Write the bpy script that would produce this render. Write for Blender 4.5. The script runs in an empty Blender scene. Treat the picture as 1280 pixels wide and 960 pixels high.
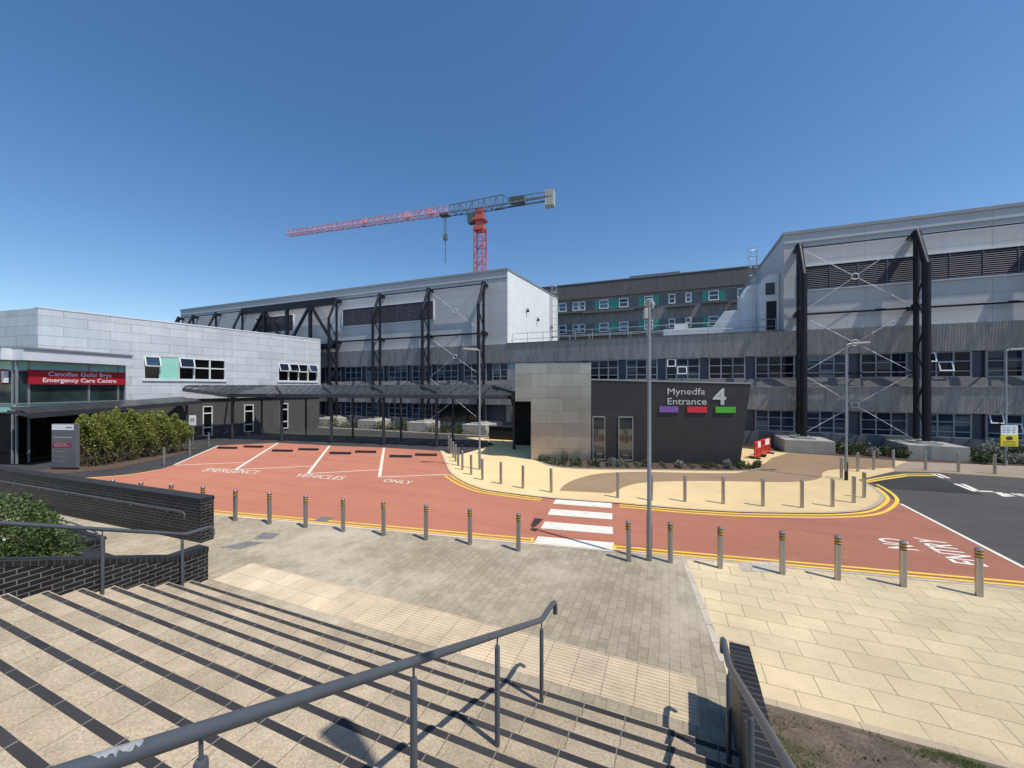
import bpy, bmesh, math, random
from mathutils import Vector, Matrix
random.seed(11)
R = math.radians
scene = bpy.context.scene
COL = scene.collection
H, F, HV = 4.35, 481.0, 484.0
CA, SA = math.cos(R(22.26)), math.sin(R(22.26))      # the site grid: s along the facade, t away from the steps


def g(u, v, z=0.0):
    y = (H - z) * F / (v - HV)
    return ((u - 640) * y / F, y)


def to_grid(x, y):
    return (CA * x - SA * y, SA * x + CA * y)


def to_world(s, t):
    return (CA * s + SA * t, -SA * s + CA * t)


def s_on(u, t):
    r = (u - 640) / F
    return t * (CA * r - SA) / (SA * r + CA)


# ------------------------------------------------------------------ materials
def nodes_of(name):
    m = bpy.data.materials.new(name)
    m.use_nodes = True
    nt = m.node_tree
    b = nt.nodes['Principled BSDF']
    return m, nt, b


def c4(c):
    return (c[0], c[1], c[2], 1.0)


def mixnode(nt, a, b, fac, blend='MIX'):
    n = nt.nodes.new('ShaderNodeMix')
    n.data_type = 'RGBA'
    n.blend_type = blend
    for key, val in ((0, fac), (6, a), (7, b)):
        if hasattr(val, 'links') or hasattr(val, 'is_linked'):
            nt.links.new(val, n.inputs[key])
        else:
            n.inputs[key].default_value = val
    return n.outputs[2]


def coords(nt, space):
    if space == 'uv':
        return nt.nodes.new('ShaderNodeTexCoord').outputs['UV']
    return nt.nodes.new('ShaderNodeNewGeometry').outputs['Position']


def noise(nt, vec, scale, detail=5, rough=.6, stretch=None):
    if stretch:
        mp = nt.nodes.new('ShaderNodeMapping')
        mp.inputs['Scale'].default_value = stretch
        nt.links.new(vec, mp.inputs[0])
        vec = mp.outputs[0]
    n = nt.nodes.new('ShaderNodeTexNoise')
    n.inputs['Scale'].default_value = scale
    n.inputs['Detail'].default_value = detail
    n.inputs['Roughness'].default_value = rough
    nt.links.new(vec, n.inputs['Vector'])
    return n.outputs['Fac']


def ramp(nt, fac, a, b, lo=.0, hi=1.0):
    r = nt.nodes.new('ShaderNodeMapRange')
    r.inputs[1].default_value = a
    r.inputs[2].default_value = b
    r.inputs[3].default_value = lo
    r.inputs[4].default_value = hi
    nt.links.new(fac, r.inputs[0])
    return r.outputs[0]


def add_bump(nt, b, h, strength, dist=.01):
    n = nt.nodes.new('ShaderNodeBump')
    n.inputs['Strength'].default_value = strength
    n.inputs['Distance'].default_value = dist
    nt.links.new(h, n.inputs['Height'])
    nt.links.new(n.outputs[0], b.inputs['Normal'])


def mat(name, col, rough=.6, metal=0.0, var=.12, scale=1.5, fine=None, bump=0, stain=None, stretch=None, space='pos', spec=.5):
    """one colour with uneven patches, optional fine grain and a second stain colour"""
    m, nt, b = nodes_of(name)
    v = coords(nt, space)
    n1 = noise(nt, v, scale, stretch=stretch)
    lo = c4([k * (1 - var) for k in col])
    hi = c4([min(1, k * (1 + var)) for k in col])
    out = mixnode(nt, lo, hi, ramp(nt, n1, .3, .7))
    if stain:
        n3 = noise(nt, v, stain[1], 8, .65, stretch=stretch)
        out = mixnode(nt, out, c4(stain[0]), ramp(nt, n3, stain[2], stain[2] + .16, 0, stain[3]))
    if fine:
        n2 = noise(nt, v, fine[0], 3, .7)
        f = ramp(nt, n2, .25, .75, 1 - fine[1], 1 + fine[1])
        mul = nt.nodes.new('ShaderNodeVectorMath')
        mul.operation = 'SCALE'
        nt.links.new(out, mul.inputs[0])
        nt.links.new(f, mul.inputs['Scale'])
        out = mul.outputs[0]
        if bump:
            add_bump(nt, b, n2, bump, .008)
    nt.links.new(out, b.inputs['Base Color'])
    b.inputs['Roughness'].default_value = rough
    if rough >= .8 and 'Diffuse Roughness' in b.inputs:
        b.inputs['Diffuse Roughness'].default_value = 1.0
    b.inputs['Metallic'].default_value = metal
    b.inputs['Specular IOR Level'].default_value = spec
    return m


def brickmat(name, w, h, mortar, c1, c2, cm, rough=.7, offset=.5, var=.12, vscale=1.2, stain=None, fine=None, bump=.3,
             metal=0.0, rot=0.0, bias=0.0, spec=.5, shift=(0, 0), squash=None, streak=0, spots=0):
    m, nt, b = nodes_of(name)
    uv = coords(nt, 'uv')
    mp = nt.nodes.new('ShaderNodeMapping')
    mp.inputs['Rotation'].default_value = (0, 0, rot)
    mp.inputs['Location'].default_value = (shift[0], shift[1], 0)
    nt.links.new(uv, mp.inputs[0])
    t = nt.nodes.new('ShaderNodeTexBrick')
    t.offset = offset
    if squash:
        t.squash, t.squash_frequency = squash
    nt.links.new(mp.outputs[0], t.inputs['Vector'])
    t.inputs['Scale'].default_value = 1
    t.inputs['Brick Width'].default_value = w
    t.inputs['Row Height'].default_value = h
    t.inputs['Mortar Size'].default_value = mortar
    t.inputs['Mortar Smooth'].default_value = .1
    t.inputs['Bias'].default_value = bias
    t.inputs['Color1'].default_value = c4(c1)
    t.inputs['Color2'].default_value = c4(c2)
    t.inputs['Mortar'].default_value = c4(cm)
    out = t.outputs['Color']
    pos = coords(nt, 'pos')
    if stain:
        n3 = noise(nt, pos, stain[1], 8, .65)
        out = mixnode(nt, out, c4(stain[0]), ramp(nt, n3, stain[2], stain[2] + .15, 0, stain[3]))
    n1 = noise(nt, pos, vscale, 6, .65)
    f = ramp(nt, n1, .3, .7, 1 - var, 1 + var)
    if fine:
        n2 = noise(nt, pos, fine[0], 3, .7)
        f2 = ramp(nt, n2, .25, .75, 1 - fine[1], 1 + fine[1])
        mm = nt.nodes.new('ShaderNodeMath')
        mm.operation = 'MULTIPLY'
        nt.links.new(f, mm.inputs[0])
        nt.links.new(f2, mm.inputs[1])
        f = mm.outputs[0]
    if spots:
        n5 = noise(nt, pos, 9, 3, .5)
        n6 = noise(nt, pos, .8, 2, .5)
        f5 = ramp(nt, n5, .70, .74, 1, 1 - spots)
        m5 = nt.nodes.new('ShaderNodeMath')
        m5.operation = 'MULTIPLY'
        nt.links.new(f, m5.inputs[0])
        nt.links.new(f5, m5.inputs[1])
        f = m5.outputs[0]
    if streak:
        n4 = noise(nt, pos, 2.6, 6, .7, stretch=(1.5, 1.5, .10))
        f4 = ramp(nt, n4, .38, .62, 1 - streak, 1 + streak * .4)
        m4 = nt.nodes.new('ShaderNodeMath')
        m4.operation = 'MULTIPLY'
        nt.links.new(f, m4.inputs[0])
        nt.links.new(f4, m4.inputs[1])
        f = m4.outputs[0]
    mul = nt.nodes.new('ShaderNodeVectorMath')
    mul.operation = 'SCALE'
    nt.links.new(out, mul.inputs[0])
    nt.links.new(f, mul.inputs['Scale'])
    nt.links.new(mul.outputs[0], b.inputs['Base Color'])
    if bump:
        inv = nt.nodes.new('ShaderNodeMath')
        inv.operation = 'SUBTRACT'
        inv.inputs[0].default_value = 1
        nt.links.new(t.outputs['Fac'], inv.inputs[1])
        add_bump(nt, b, inv.outputs[0], bump, .006)
    b.inputs['Roughness'].default_value = rough
    if rough >= .8 and 'Diffuse Roughness' in b.inputs:
        b.inputs['Diffuse Roughness'].default_value = 1.0
    b.inputs['Metallic'].default_value = metal
    b.inputs['Specular IOR Level'].default_value = spec
    return m


def leafmat(name, c1, c2, c3=None, rough=.55):
    m, nt, b = nodes_of(name)
    geo = nt.nodes.new('ShaderNodeNewGeometry')
    out = mixnode(nt, c4(c1), c4(c2), geo.outputs['Random Per Island'])
    if c3:
        n = noise(nt, geo.outputs['Position'], 1.6, 4)
        out = mixnode(nt, out, c4(c3), ramp(nt, n, .45, .65))
    nt.links.new(out, b.inputs['Base Color'])
    b.inputs['Roughness'].default_value = rough
    if rough >= .8 and 'Diffuse Roughness' in b.inputs:
        b.inputs['Diffuse Roughness'].default_value = 1.0
    tr = nt.nodes.new('ShaderNodeBsdfTranslucent')
    nt.links.new(out, tr.inputs[0])
    mx = nt.nodes.new('ShaderNodeMixShader')
    mx.inputs[0].default_value = .25
    nt.links.new(b.outputs[0], mx.inputs[1])
    nt.links.new(tr.outputs[0], mx.inputs[2])
    nt.links.new(mx.outputs[0], nt.nodes['Material Output'].inputs[0])
    return m


def ribmat(name, col, col2, freq, axis=0, depth=.8, rough=.85, streak=.35):
    """ribbed, weathered concrete"""
    m, nt, b = nodes_of(name)
    uv = coords(nt, 'uv')
    sep = nt.nodes.new('ShaderNodeSeparateXYZ')
    nt.links.new(uv, sep.inputs[0])
    ml = nt.nodes.new('ShaderNodeMath')
    ml.operation = 'MULTIPLY'
    ml.inputs[1].default_value = freq * 2 * math.pi
    nt.links.new(sep.outputs[axis], ml.inputs[0])
    sn = nt.nodes.new('ShaderNodeMath')
    sn.operation = 'SINE'
    nt.links.new(ml.outputs[0], sn.inputs[0])
    h = ramp(nt, sn.outputs[0], -1, 1)
    n1 = noise(nt, uv, 2.2, 7, .7, stretch=(1.6, .22, 1))
    n2 = noise(nt, uv, 26, 4, .7, stretch=(1, .6, 1))
    base = mixnode(nt, c4(col), c4(col2), ramp(nt, n1, .36, .66))
    f = ramp(nt, n2, .3, .7, 1 - streak, 1 + streak)
    mul = nt.nodes.new('ShaderNodeVectorMath')
    mul.operation = 'SCALE'
    nt.links.new(base, mul.inputs[0])
    nt.links.new(f, mul.inputs['Scale'])
    nt.links.new(mul.outputs[0], b.inputs['Base Color'])
    add_bump(nt, b, h, depth, .03)
    b.inputs['Roughness'].default_value = rough
    if rough >= .8 and 'Diffuse Roughness' in b.inputs:
        b.inputs['Diffuse Roughness'].default_value = 1.0
    return m


def roadmat(name, col, dark, pale):
    """coloured asphalt: broad tone drift, tyre-darkened lanes, scuffs and grit"""
    m, nt, b = nodes_of(name)
    uv = coords(nt, 'uv')
    pos = coords(nt, 'pos')
    n1 = noise(nt, pos, .22, 6, .65)
    out = mixnode(nt, c4(col), c4(dark), ramp(nt, n1, .42, .68, 0, .75))
    n2 = noise(nt, uv, 1.1, 6, .7, stretch=(.10, 1.3, 1))
    out = mixnode(nt, out, c4(dark), ramp(nt, n2, .48, .66, 0, .8))
    n3 = noise(nt, pos, 1.7, 9, .75)
    out = mixnode(nt, out, c4(pale), ramp(nt, n3, .57, .72, 0, .6))
    n4 = noise(nt, pos, .9, 10, .8)
    out = mixnode(nt, out, c4([k * .35 for k in dark]), ramp(nt, n4, .685, .73, 0, .55))
    n5 = noise(nt, pos, 55, 3, .7)
    f = ramp(nt, n5, .25, .75, .74, 1.26)
    mul = nt.nodes.new('ShaderNodeVectorMath')
    mul.operation = 'SCALE'
    nt.links.new(out, mul.inputs[0])
    nt.links.new(f, mul.inputs['Scale'])
    nt.links.new(mul.outputs[0], b.inputs['Base Color'])
    add_bump(nt, b, n5, .35, .008)
    b.inputs['Roughness'].default_value = .88
    if 'Diffuse Roughness' in b.inputs:
        b.inputs['Diffuse Roughness'].default_value = 1.0
    return m


def glassmat(name, col, rough=.04, spec=.6, blinds=False):
    m, nt, b = nodes_of(name)
    n = noise(nt, coords(nt, 'pos'), .5, 3)
    out = mixnode(nt, c4([k * .6 for k in col]), c4([k * 1.5 for k in col]), ramp(nt, n, .35, .65))
    if blinds:
        sc = nt.nodes.new('ShaderNodeVectorMath')
        sc.operation = 'MULTIPLY'
        sc.inputs[1].default_value = (1 / .83, 1 / .62, 0)
        nt.links.new(coords(nt, 'uv'), sc.inputs[0])
        fl = nt.nodes.new('ShaderNodeVectorMath')
        fl.operation = 'FLOOR'
        nt.links.new(sc.outputs[0], fl.inputs[0])
        ri = nt.nodes.new('ShaderNodeObjectInfo')
        wn = nt.nodes.new('ShaderNodeTexWhiteNoise')
        wn.noise_dimensions = '4D'
        nt.links.new(fl.outputs[0], wn.inputs['Vector'])
        mw = nt.nodes.new('ShaderNodeMath')
        mw.operation = 'MULTIPLY'
        mw.inputs[1].default_value = 57.0
        nt.links.new(ri.outputs['Random'], mw.inputs[0])
        nt.links.new(mw.outputs[0], wn.inputs['W'])
        out = mixnode(nt, out, (.085, .105, .125, 1), ramp(nt, wn.outputs['Value'], .74, .80, 0, .8))
    oi = nt.nodes.new('ShaderNodeObjectInfo')
    f = ramp(nt, oi.outputs['Random'], 0, 1, .35, 2.4)
    mul = nt.nodes.new('ShaderNodeVectorMath')
    mul.operation = 'SCALE'
    nt.links.new(out, mul.inputs[0])
    nt.links.new(f, mul.inputs['Scale'])
    nt.links.new(mul.outputs[0], b.inputs['Base Color'])
    n2 = noise(nt, coords(nt, 'pos'), 1.3, 2)
    add_bump(nt, b, n2, .02, .05)
    b.inputs['Roughness'].default_value = rough
    if rough >= .8 and 'Diffuse Roughness' in b.inputs:
        b.inputs['Diffuse Roughness'].default_value = 1.0
    b.inputs['Specular IOR Level'].default_value = spec
    return m


M = {}
M['tarmac'] = roadmat('tarmac', (.098, .091, .083), (.070, .066, .062), (.14, .13, .118))
M['tarmac_dark'] = mat('dark_tarmac', (.036, .036, .037), .9, var=.25, scale=.35, fine=(60, .35), bump=.35, stain=((.06, .058, .055), .9, .55, .6))
M['red_asphalt'] = roadmat('red_asphalt', (0.456, 0.176, 0.106), (0.380, 0.141, 0.087), (0.513, 0.266, 0.180))
M['white_paint'] = mat('white_road_paint', (.76, .72, .61), .7, var=.08, scale=3, fine=(30, .1), stain=((.40, .27, .20), 3.5, .56, .7))
M['yellow_paint'] = mat('yellow_road_paint', (.80, .55, .07), .7, var=.1, scale=3, fine=(30, .12), stain=((.42, .22, .10), 4.5, .57, .65))
M['resin_cream'] = mat('cream_resin_gravel', (.76, .565, .29), .85, var=.08, scale=.5, fine=(90, .2), bump=.3, stain=((.60, .46, .26), .8, .58, .4))
M['resin_brown'] = mat('brown_resin_gravel', (.33, .22, .125), .88, var=.1, scale=.5, fine=(90, .25), bump=.3)
M['kerb'] = brickmat('pale_kerb_stone', .9, .5, .008, (.62, .54, .42), (.52, .45, .36), (.3, .26, .2), .8, fine=(40, .12))
M['kerb_cream'] = brickmat('cream_kerb_stone', .9, .5, .006, (.60, .48, .33), (.54, .43, .29), (.3, .25, .18), .8, fine=(40, .12))
M['blocks'] = brickmat('grey_block_paving', .24, .16, .006, (0.386, 0.328, 0.231), (0.311, 0.256, 0.176), (0.218, 0.185, 0.130), .85, var=.2, vscale=.45,
                       stain=((0.504, 0.441, 0.332), .32, .47, .75), fine=(45, .22), bump=.35, rot=R(90), spots=.3)
M['slabs'] = brickmat('cream_flagstones', .66, .44, .008, (0.729, 0.595, 0.368), (0.662, 0.530, 0.324), (0.384, 0.302, 0.188), .8, var=.12, vscale=.8,
                      stain=((0.758, 0.641, 0.426), .7, .56, .5), fine=(30, .10), bump=.3, spots=.28)
M['tactile'] = brickmat('cream_tactile_slab', .45, .45, .007, (0.608, 0.499, 0.347), (0.546, 0.442, 0.304), (0.342, 0.280, 0.199), .85, offset=0, var=.18, vscale=1.1,
                        stain=((0.722, 0.636, 0.484), .8, .60, .6), fine=(40, .14), bump=.2)
M['tread'] = brickmat('exposed_aggregate_step', .52, 60, .006, (0.437, 0.358, 0.253), (0.368, 0.298, 0.209), (0.189, 0.157, 0.116), .9, offset=0, var=.2, vscale=1.6,
                      stain=((0.232, 0.201, 0.160), 1.1, .56, .5), fine=(48, .38), bump=.3, spots=.3)
M['nosing'] = brickmat('dark_nosing_tile', .52, 60, .007, (.028, .0275, .0285), (.040, .039, .039), (.20, .18, .15), .8, offset=0, var=.2, fine=(60, .2), bump=.1)
M['soil'] = mat('bare_soil', (.150, .112, .082), .95, var=.35, scale=3, fine=(28, .45), bump=1, stain=((.26, .22, .17), 2.2, .60, .6))
M['mulch'] = mat('bark_mulch', (.085, .055, .038), .95, var=.35, scale=5, fine=(22, .5), bump=1)
M['cover'] = mat('iron_cover', (.20, .195, .18), .7, var=.2, scale=6, fine=(60, .3), bump=.5)

M['brick'] = brickmat('dark_engineering_brick', .255, .086, .008, (.013, .0125, .0135), (.022, .020, .021), (.16, .15, .137), .5, var=.35, vscale=2.2,
                      stain=((.09, .088, .085), 2.5, .66, .5), bump=.5, spec=.35)
M['soldier'] = brickmat('dark_brick_on_edge', .088, 60, .007, (.019, .0185, .0195), (.027, .0255, .026), (.085, .08, .072), .5, offset=0, shift=(0, 7), spec=.3, var=.2, vscale=3, bump=.5)
M['brick_wall'] = brickmat('charcoal_brick', .225, .075, .006, (.070, .068, .070), (.086, .083, .084), (.11, .105, .10), .7, var=.15)
M['zinc'] = brickmat('zinc_panel', 2.2, .64, .012, (.68, .71, .73), (.575, .605, .63), (.27, .28, .295), .5, var=.08, vscale=.7, metal=.12, streak=.06,
                     stain=((.68, .71, .73), .5, .56, .5), fine=(14, .06), bump=.25)
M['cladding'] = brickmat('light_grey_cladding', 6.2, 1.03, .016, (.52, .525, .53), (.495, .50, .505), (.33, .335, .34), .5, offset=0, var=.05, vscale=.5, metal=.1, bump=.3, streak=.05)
M['cladding_sunlit'] = brickmat('sunlit_cladding', 6.2, 1.03, .014, (.92, .94, .89), (.90, .92, .87), (.68, .69, .66), .5, offset=0, var=.04, vscale=.5, bump=.3, streak=.06)  # same cladding as the facade, sun brightness put into the colour
M['cap'] = mat('grey_metal_capping', (.30, .31, .32), .5, .2, var=.08)
M['louvre'] = mat('louvre_slats', (.17, .16, .18), .55, .3, var=.15, scale=2)
M['louvre_and_shade'] = mat('louvre_void_and_shade', (.012, .012, .013), .8)  # black also serves as painted shade at the doorway and low wall
M['white_frame'] = mat('white_window_frame', (.74, .75, .75), .4, var=.05)
M['grey_frame'] = mat('grey_window_frame', (.26, .28, .31), .45, var=.06)
M['blue_panel'] = mat('dark_blue_infill', (.040, .052, .082), .4, var=.1)
M['glass'] = glassmat('dark_window_glass', (.012, .020, .038), spec=.14, blinds=True)
M['glass_blue'] = glassmat('sky_window_glass', (.045, .085, .11))
M['glass_mirror'] = glassmat('reflective_entrance_glass', (.02, .026, .026), .03, .5)
M['glass_mirror'].node_tree.nodes['Principled BSDF'].inputs['IOR'].default_value = 2.3
M['glass_black'] = glassmat('black_window_opening', (.006, .006, .007), .08, .4)
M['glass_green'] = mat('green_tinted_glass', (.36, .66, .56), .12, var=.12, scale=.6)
M['glass_dark_green'] = glassmat('dark_green_glass', (.028, .045, .042), .05)
M['mint'] = mat('mint_panel', (.33, .68, .55), .35, var=.06)
M['green_panel'] = mat('teal_panel', (.05, .30, .225), .5, var=.12)
M['grey_panel'] = mat('grey_infill_panel', (.13, .14, .145), .6, var=.15)
M['concrete'] = ribmat('ribbed_concrete', (0.437, 0.425, 0.402), (0.265, 0.259, 0.247), 7, 0, .2, streak=.65)
M['concrete_far'] = ribmat('weathered_concrete', (0.373, 0.356, 0.337), (0.224, 0.212, 0.202), .8, 0, .25, streak=.2)
M['concrete_top'] = ribmat('dark_parapet_concrete', (0.156, 0.147, 0.142), (0.106, 0.100, 0.097), .8, 0, .25, streak=.2)
M['lip'] = mat('pale_ledge_edge', (.42, .415, .40), .8, var=.2)
M['sill'] = mat('pale_concrete_sill', (.17, .168, .165), .8, var=.2, scale=1.5, stain=((.20, .195, .185), 2, .55, .5))
M['grey_wall'] = mat('grey_painted_wall', (.15, .155, .165), .8, var=.12, fine=(20, .1))
M['plinth'] = mat('cast_concrete', (.42, .405, .36), .85, var=.16, scale=1.2, fine=(25, .12), stain=((.27, .255, .22), 1.5, .56, .6), stretch=(1, 1, .4))
M['roofing'] = mat('roof_membrane', (.16, .16, .165), .9, var=.2)
M['steel_dark'] = mat('dark_painted_steel', (.010, .011, .016), .45, .0, var=.15, scale=2, spec=.3)
M['steel_grey'] = mat('grey_painted_steel', (.050, .054, .060), .45, .2, var=.15, scale=2)
M['rod'] = mat('silver_rod', (.60, .61, .62), .5, .3, var=.08)
M['galv'] = mat('galvanised_steel', (.42, .44, .45), .45, .6, var=.15, scale=4)
M['duct'] = mat('duct_metal', (.62, .645, .66), .45, .15, var=.10, scale=1.2)
M['lamp_pole'] = mat('galvanised_pole', (.33, .335, .33), .42, .6, var=.12, scale=3, stretch=(1, 1, .3))
M['lamp_head'] = mat('lamp_housing', (.46, .45, .42), .45, .2, var=.1)
M['lens'] = mat('lamp_lens', (.70, .62, .46), .25, var=.1)
M['bollard'] = mat('brushed_steel', (.40, .39, .375), .34, .75, var=.12, scale=6, stretch=(4, 4, .3))
M['bollard_band'] = mat('dark_band', (.06, .045, .035), .5)
M['yellow_band'] = mat('yellow_reflector', (.56, .33, .06), .45)
M['rail'] = mat('grey_handrail_paint', (.088, .100, .114), .42, .1, var=.10, scale=5, spec=.5)
M['rail_worn'] = mat('worn_bare_metal', (.34, .345, .34), .6, .1, var=.35, scale=30)
M['metal_panel'] = brickmat('brushed_metal_panel', 1.9, .735, .009, (.50, .46, .42), (.39, .36, .335), (.24, .225, .205), .27, var=.12, vscale=.6, metal=.8,
                            bump=.15, streak=.04)
M['dark_panel'] = brickmat('charcoal_panel', 2.2, .62, .012, (.026, .024, .025), (.032, .029, .030), (.013, .012, .012), .5, var=.14, vscale=1, bump=.3, offset=.37, streak=.05)
M['letters'] = mat('grey_sign_letters', (.50, .50, .49), .5)
M['purple'] = mat('purple_sign_panel', (.20, .095, .36), .45)
M['red_sign'] = mat('red_sign_panel', (.62, .02, .045), .4)
M['green_sign'] = mat('green_sign_panel', (.07, .40, .03), .45)
M['deep_red'] = mat('deep_red_sign', (.42, .018, .030), .35)
M['white'] = mat('white_sign_face', (.82, .82, .82), .45, var=.04)
M['white_fascia'] = mat('white_fascia', (.70, .73, .76), .45, var=.06)
M['sign_grey'] = mat('grey_sign_body', (.135, .137, .145), .5, var=.08)
M['maroon'] = mat('maroon_sign_band', (.30, .012, .06), .45)
M['yellow_sign'] = mat('yellow_sign_face', (.66, .60, .025), .5)
M['ink'] = mat('dark_ink', (.07, .03, .03), .6)
M['blue_ink'] = mat('blue_ink', (.20, .34, .50), .6)
M['barrier'] = mat('red_plastic', (.66, .045, .028), .4)
M['barrier_white'] = mat('reflective_white', (.85, .83, .80), .4)
M['rubber'] = mat('black_rubber', (.018, .017, .017), .7)
M['canopy'] = mat('dark_canopy_panel', (0.050, 0.056, 0.058), .32, .1, var=.2, scale=.7)
M['canopy_frame'] = mat('charcoal_canopy_steel', (.050, .053, .058), .5, .2, var=.12)
M['crane_red'] = mat('crane_red', (.58, .13, .09), .5, var=.15, scale=.4)  # red lightened to carry distance haze
M['crane_jib'] = mat('crane_hazed_red', (.66, .30, .32), .5, var=.2, scale=.3)  # paler red with distance haze mixed into the colour
M['crane_dark'] = mat('crane_dark_steel', (0.140, 0.163, 0.168), .5, var=.2)
M['ballast'] = mat('concrete_ballast', (.60, .60, .56), .8, var=.1)
M['twig'] = mat('brown_twigs', (.17, .115, .07), .9, var=.3, scale=8)
M['hedge'] = leafmat('hedge_leaves', (0.103, 0.144, 0.024), (0.276, 0.316, 0.055), (0.287, 0.276, 0.061))
M['bush'] = leafmat('bush_leaves', (.04, .075, .016), (.12, .185, .04))
M['shrub'] = leafmat('shrub_leaves', (.032, .055, .018), (.085, .115, .04))
M['shrub_grey'] = leafmat('silver_shrub_leaves', (.16, .18, .15), (.30, .32, .27))
M['grass'] = leafmat('grass_blades', (.06, .10, .02), (.15, .18, .05))
M['flower'] = mat('white_petals', (.8, .8, .74), .6)



class MB:
    """collects faces authored in a flat frame (origin x, y, turn) and links them as one object"""

    def __init__(self, frame=(0, 0, 0), z=0):
        self.v, self.f, self.uv, self.sm = [], [], [], []
        self.fr = frame
        self.z = z

    def face(self, pts, uv=None, smooth=False):
        i = len(self.v)
        pts = [Vector(p) for p in pts]
        if uv is None:
            n = Vector((0, 0, 0))
            for a in range(len(pts)):
                p, q = pts[a], pts[(a + 1) % len(pts)]
                n += Vector(((p.y - q.y) * (p.z + q.z), (p.z - q.z) * (p.x + q.x), (p.x - q.x) * (p.y + q.y)))
            ax, ay, az = abs(n.x), abs(n.y), abs(n.z)
            if az >= ax and az >= ay:
                uv = [(p.x, p.y) for p in pts]
            elif ay >= ax:
                uv = [(p.x, p.z) for p in pts]
            else:
                uv = [(p.y, p.z) for p in pts]
        self.v += pts
        self.f.append(tuple(range(i, i + len(pts))))
        self.uv.append(uv)
        self.sm.append(smooth)

    def hexa(self, a, b):
        """a, b: matching bottom and top quads"""
        self.face([a[3], a[2], a[1], a[0]])
        self.face(b)
        for i in range(4):
            j = (i + 1) % 4
            self.face([a[i], a[j], b[j], b[i]])

    def box(self, x0, x1, y0, y1, z0, z1):
        self.hexa([(x0, y0, z0), (x1, y0, z0), (x1, y1, z0), (x0, y1, z0)], [(x0, y0, z1), (x1, y0, z1), (x1, y1, z1), (x0, y1, z1)])
        return self

    def prism_y(self, prof, y0, y1):
        """profile in x, z extruded along y"""
        n = len(prof)
        self.face([(x, y0, z) for x, z in prof])
        self.face([(x, y1, z) for x, z in reversed(prof)])
        for i in range(n):
            a, b = prof[i], prof[(i + 1) % n]
            self.face([(a[0], y0, a[1]), (a[0], y1, a[1]), (b[0], y1, b[1]), (b[0], y0, b[1])])
        return self

    def prism_x(self, prof, x0, x1):
        """profile in y, z extruded along x"""
        n = len(prof)
        self.face([(x0, y, z) for y, z in reversed(prof)])
        self.face([(x1, y, z) for y, z in prof])
        for i in range(n):
            a, b = prof[i], prof[(i + 1) % n]
            self.face([(x0, a[0], a[1]), (x1, a[0], a[1]), (x1, b[0], b[1]), (x0, b[0], b[1])])
        return self

    def prism_z(self, poly, z0, z1):
        n = len(poly)
        self.face([(x, y, z1) for x, y in poly])
        self.face([(x, y, z0) for x, y in reversed(poly)])
        for i in range(n):
            a, b = poly[i], poly[(i + 1) % n]
            self.face([(a[0], a[1], z0), (b[0], b[1], z0), (b[0], b[1], z1), (a[0], a[1], z1)])
        return self

    def bar(self, p, q, w, h=None):
        p, q = Vector(p), Vector(q)
        h = h or w
        d = (q - p).normalized()
        up = Vector((0, 0, 1)) if abs(d.z) < .95 else Vector((0, 1, 0))
        x = d.cross(up).normalized() * (w / 2)
        y = x.cross(d).normalized() * (h / 2)
        A = [p - x - y, p + x - y, p + x + y, p - x + y]
        B = [k + (q - p) for k in A]
        self.face(list(reversed(A)))
        self.face(B)
        for i in range(4):
            j = (i + 1) % 4
            self.face([A[i], A[j], B[j], B[i]])
        return self

    def tube(self, path, r, n=12, r2=None, caps=True):
        path = [Vector(p) for p in path]
        rings = []
        m = len(path)
        ref = None
        for i, p in enumerate(path):
            d = (path[min(i + 1, m - 1)] - path[max(i - 1, 0)]).normalized()
            if ref is None:
                ref = Vector((0, 0, 1)) if abs(d.z) < .9 else Vector((1, 0, 0))
            x = d.cross(ref).normalized()
            y = x.cross(d).normalized()
            ref = y
            k = r if r2 is None else r + (r2 - r) * i / max(1, m - 1)
            rings.append([p + (x * math.cos(a) + y * math.sin(a)) * k for a in [2 * math.pi * j / n for j in range(n)]])
        for i in range(m - 1):
            for j in range(n):
                k = (j + 1) % n
                self.face([rings[i][j], rings[i][k], rings[i + 1][k], rings[i + 1][j]],
                          [(j / n, i), ((j + 1) / n, i), ((j + 1) / n, i + 1), (j / n, i + 1)], True)
        if caps:
            self.face(list(reversed(rings[0])))
            self.face(rings[-1])
        return self

    def lathe(self, prof, c=(0, 0), n=20):
        for i in range(len(prof) - 1):
            (r0, z0), (r1, z1) = prof[i], prof[i + 1]
            for j in range(n):
                a, b = 2 * math.pi * j / n, 2 * math.pi * (j + 1) / n
                P = [(c[0] + r0 * math.cos(a), c[1] + r0 * math.sin(a), z0), (c[0] + r0 * math.cos(b), c[1] + r0 * math.sin(b), z0),
                     (c[0] + r1 * math.cos(b), c[1] + r1 * math.sin(b), z1), (c[0] + r1 * math.cos(a), c[1] + r1 * math.sin(a), z1)]
                if r0 < 1e-5:
                    P = [P[0], P[2], P[3]]
                elif r1 < 1e-5:
                    P = [P[0], P[1], P[2]]
                self.face(P, None, True)
        return self

    def build(self, name, m, parent=None, bevel=0, **props):
        x0, y0, a = self.fr
        ca, sa = math.cos(a), math.sin(a)
        off = parent.matrix_basis.translation.copy() if parent else Vector((0, 0, 0))
        if parent and parent.parent:
            off += parent.parent.matrix_basis.translation
        vs = [(x0 + ca * p.x - sa * p.y - off.x, y0 + sa * p.x + ca * p.y - off.y, p.z + self.z - off.z) for p in self.v]
        me = bpy.data.meshes.new(name)
        me.from_pydata(vs, [], self.f)
        uvl = me.uv_layers.new(name='UVMap')
        k = 0
        for fu in self.uv:
            for c in fu:
                uvl.data[k].uv = c
                k += 1
        me.polygons.foreach_set('use_smooth', self.sm)
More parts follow.
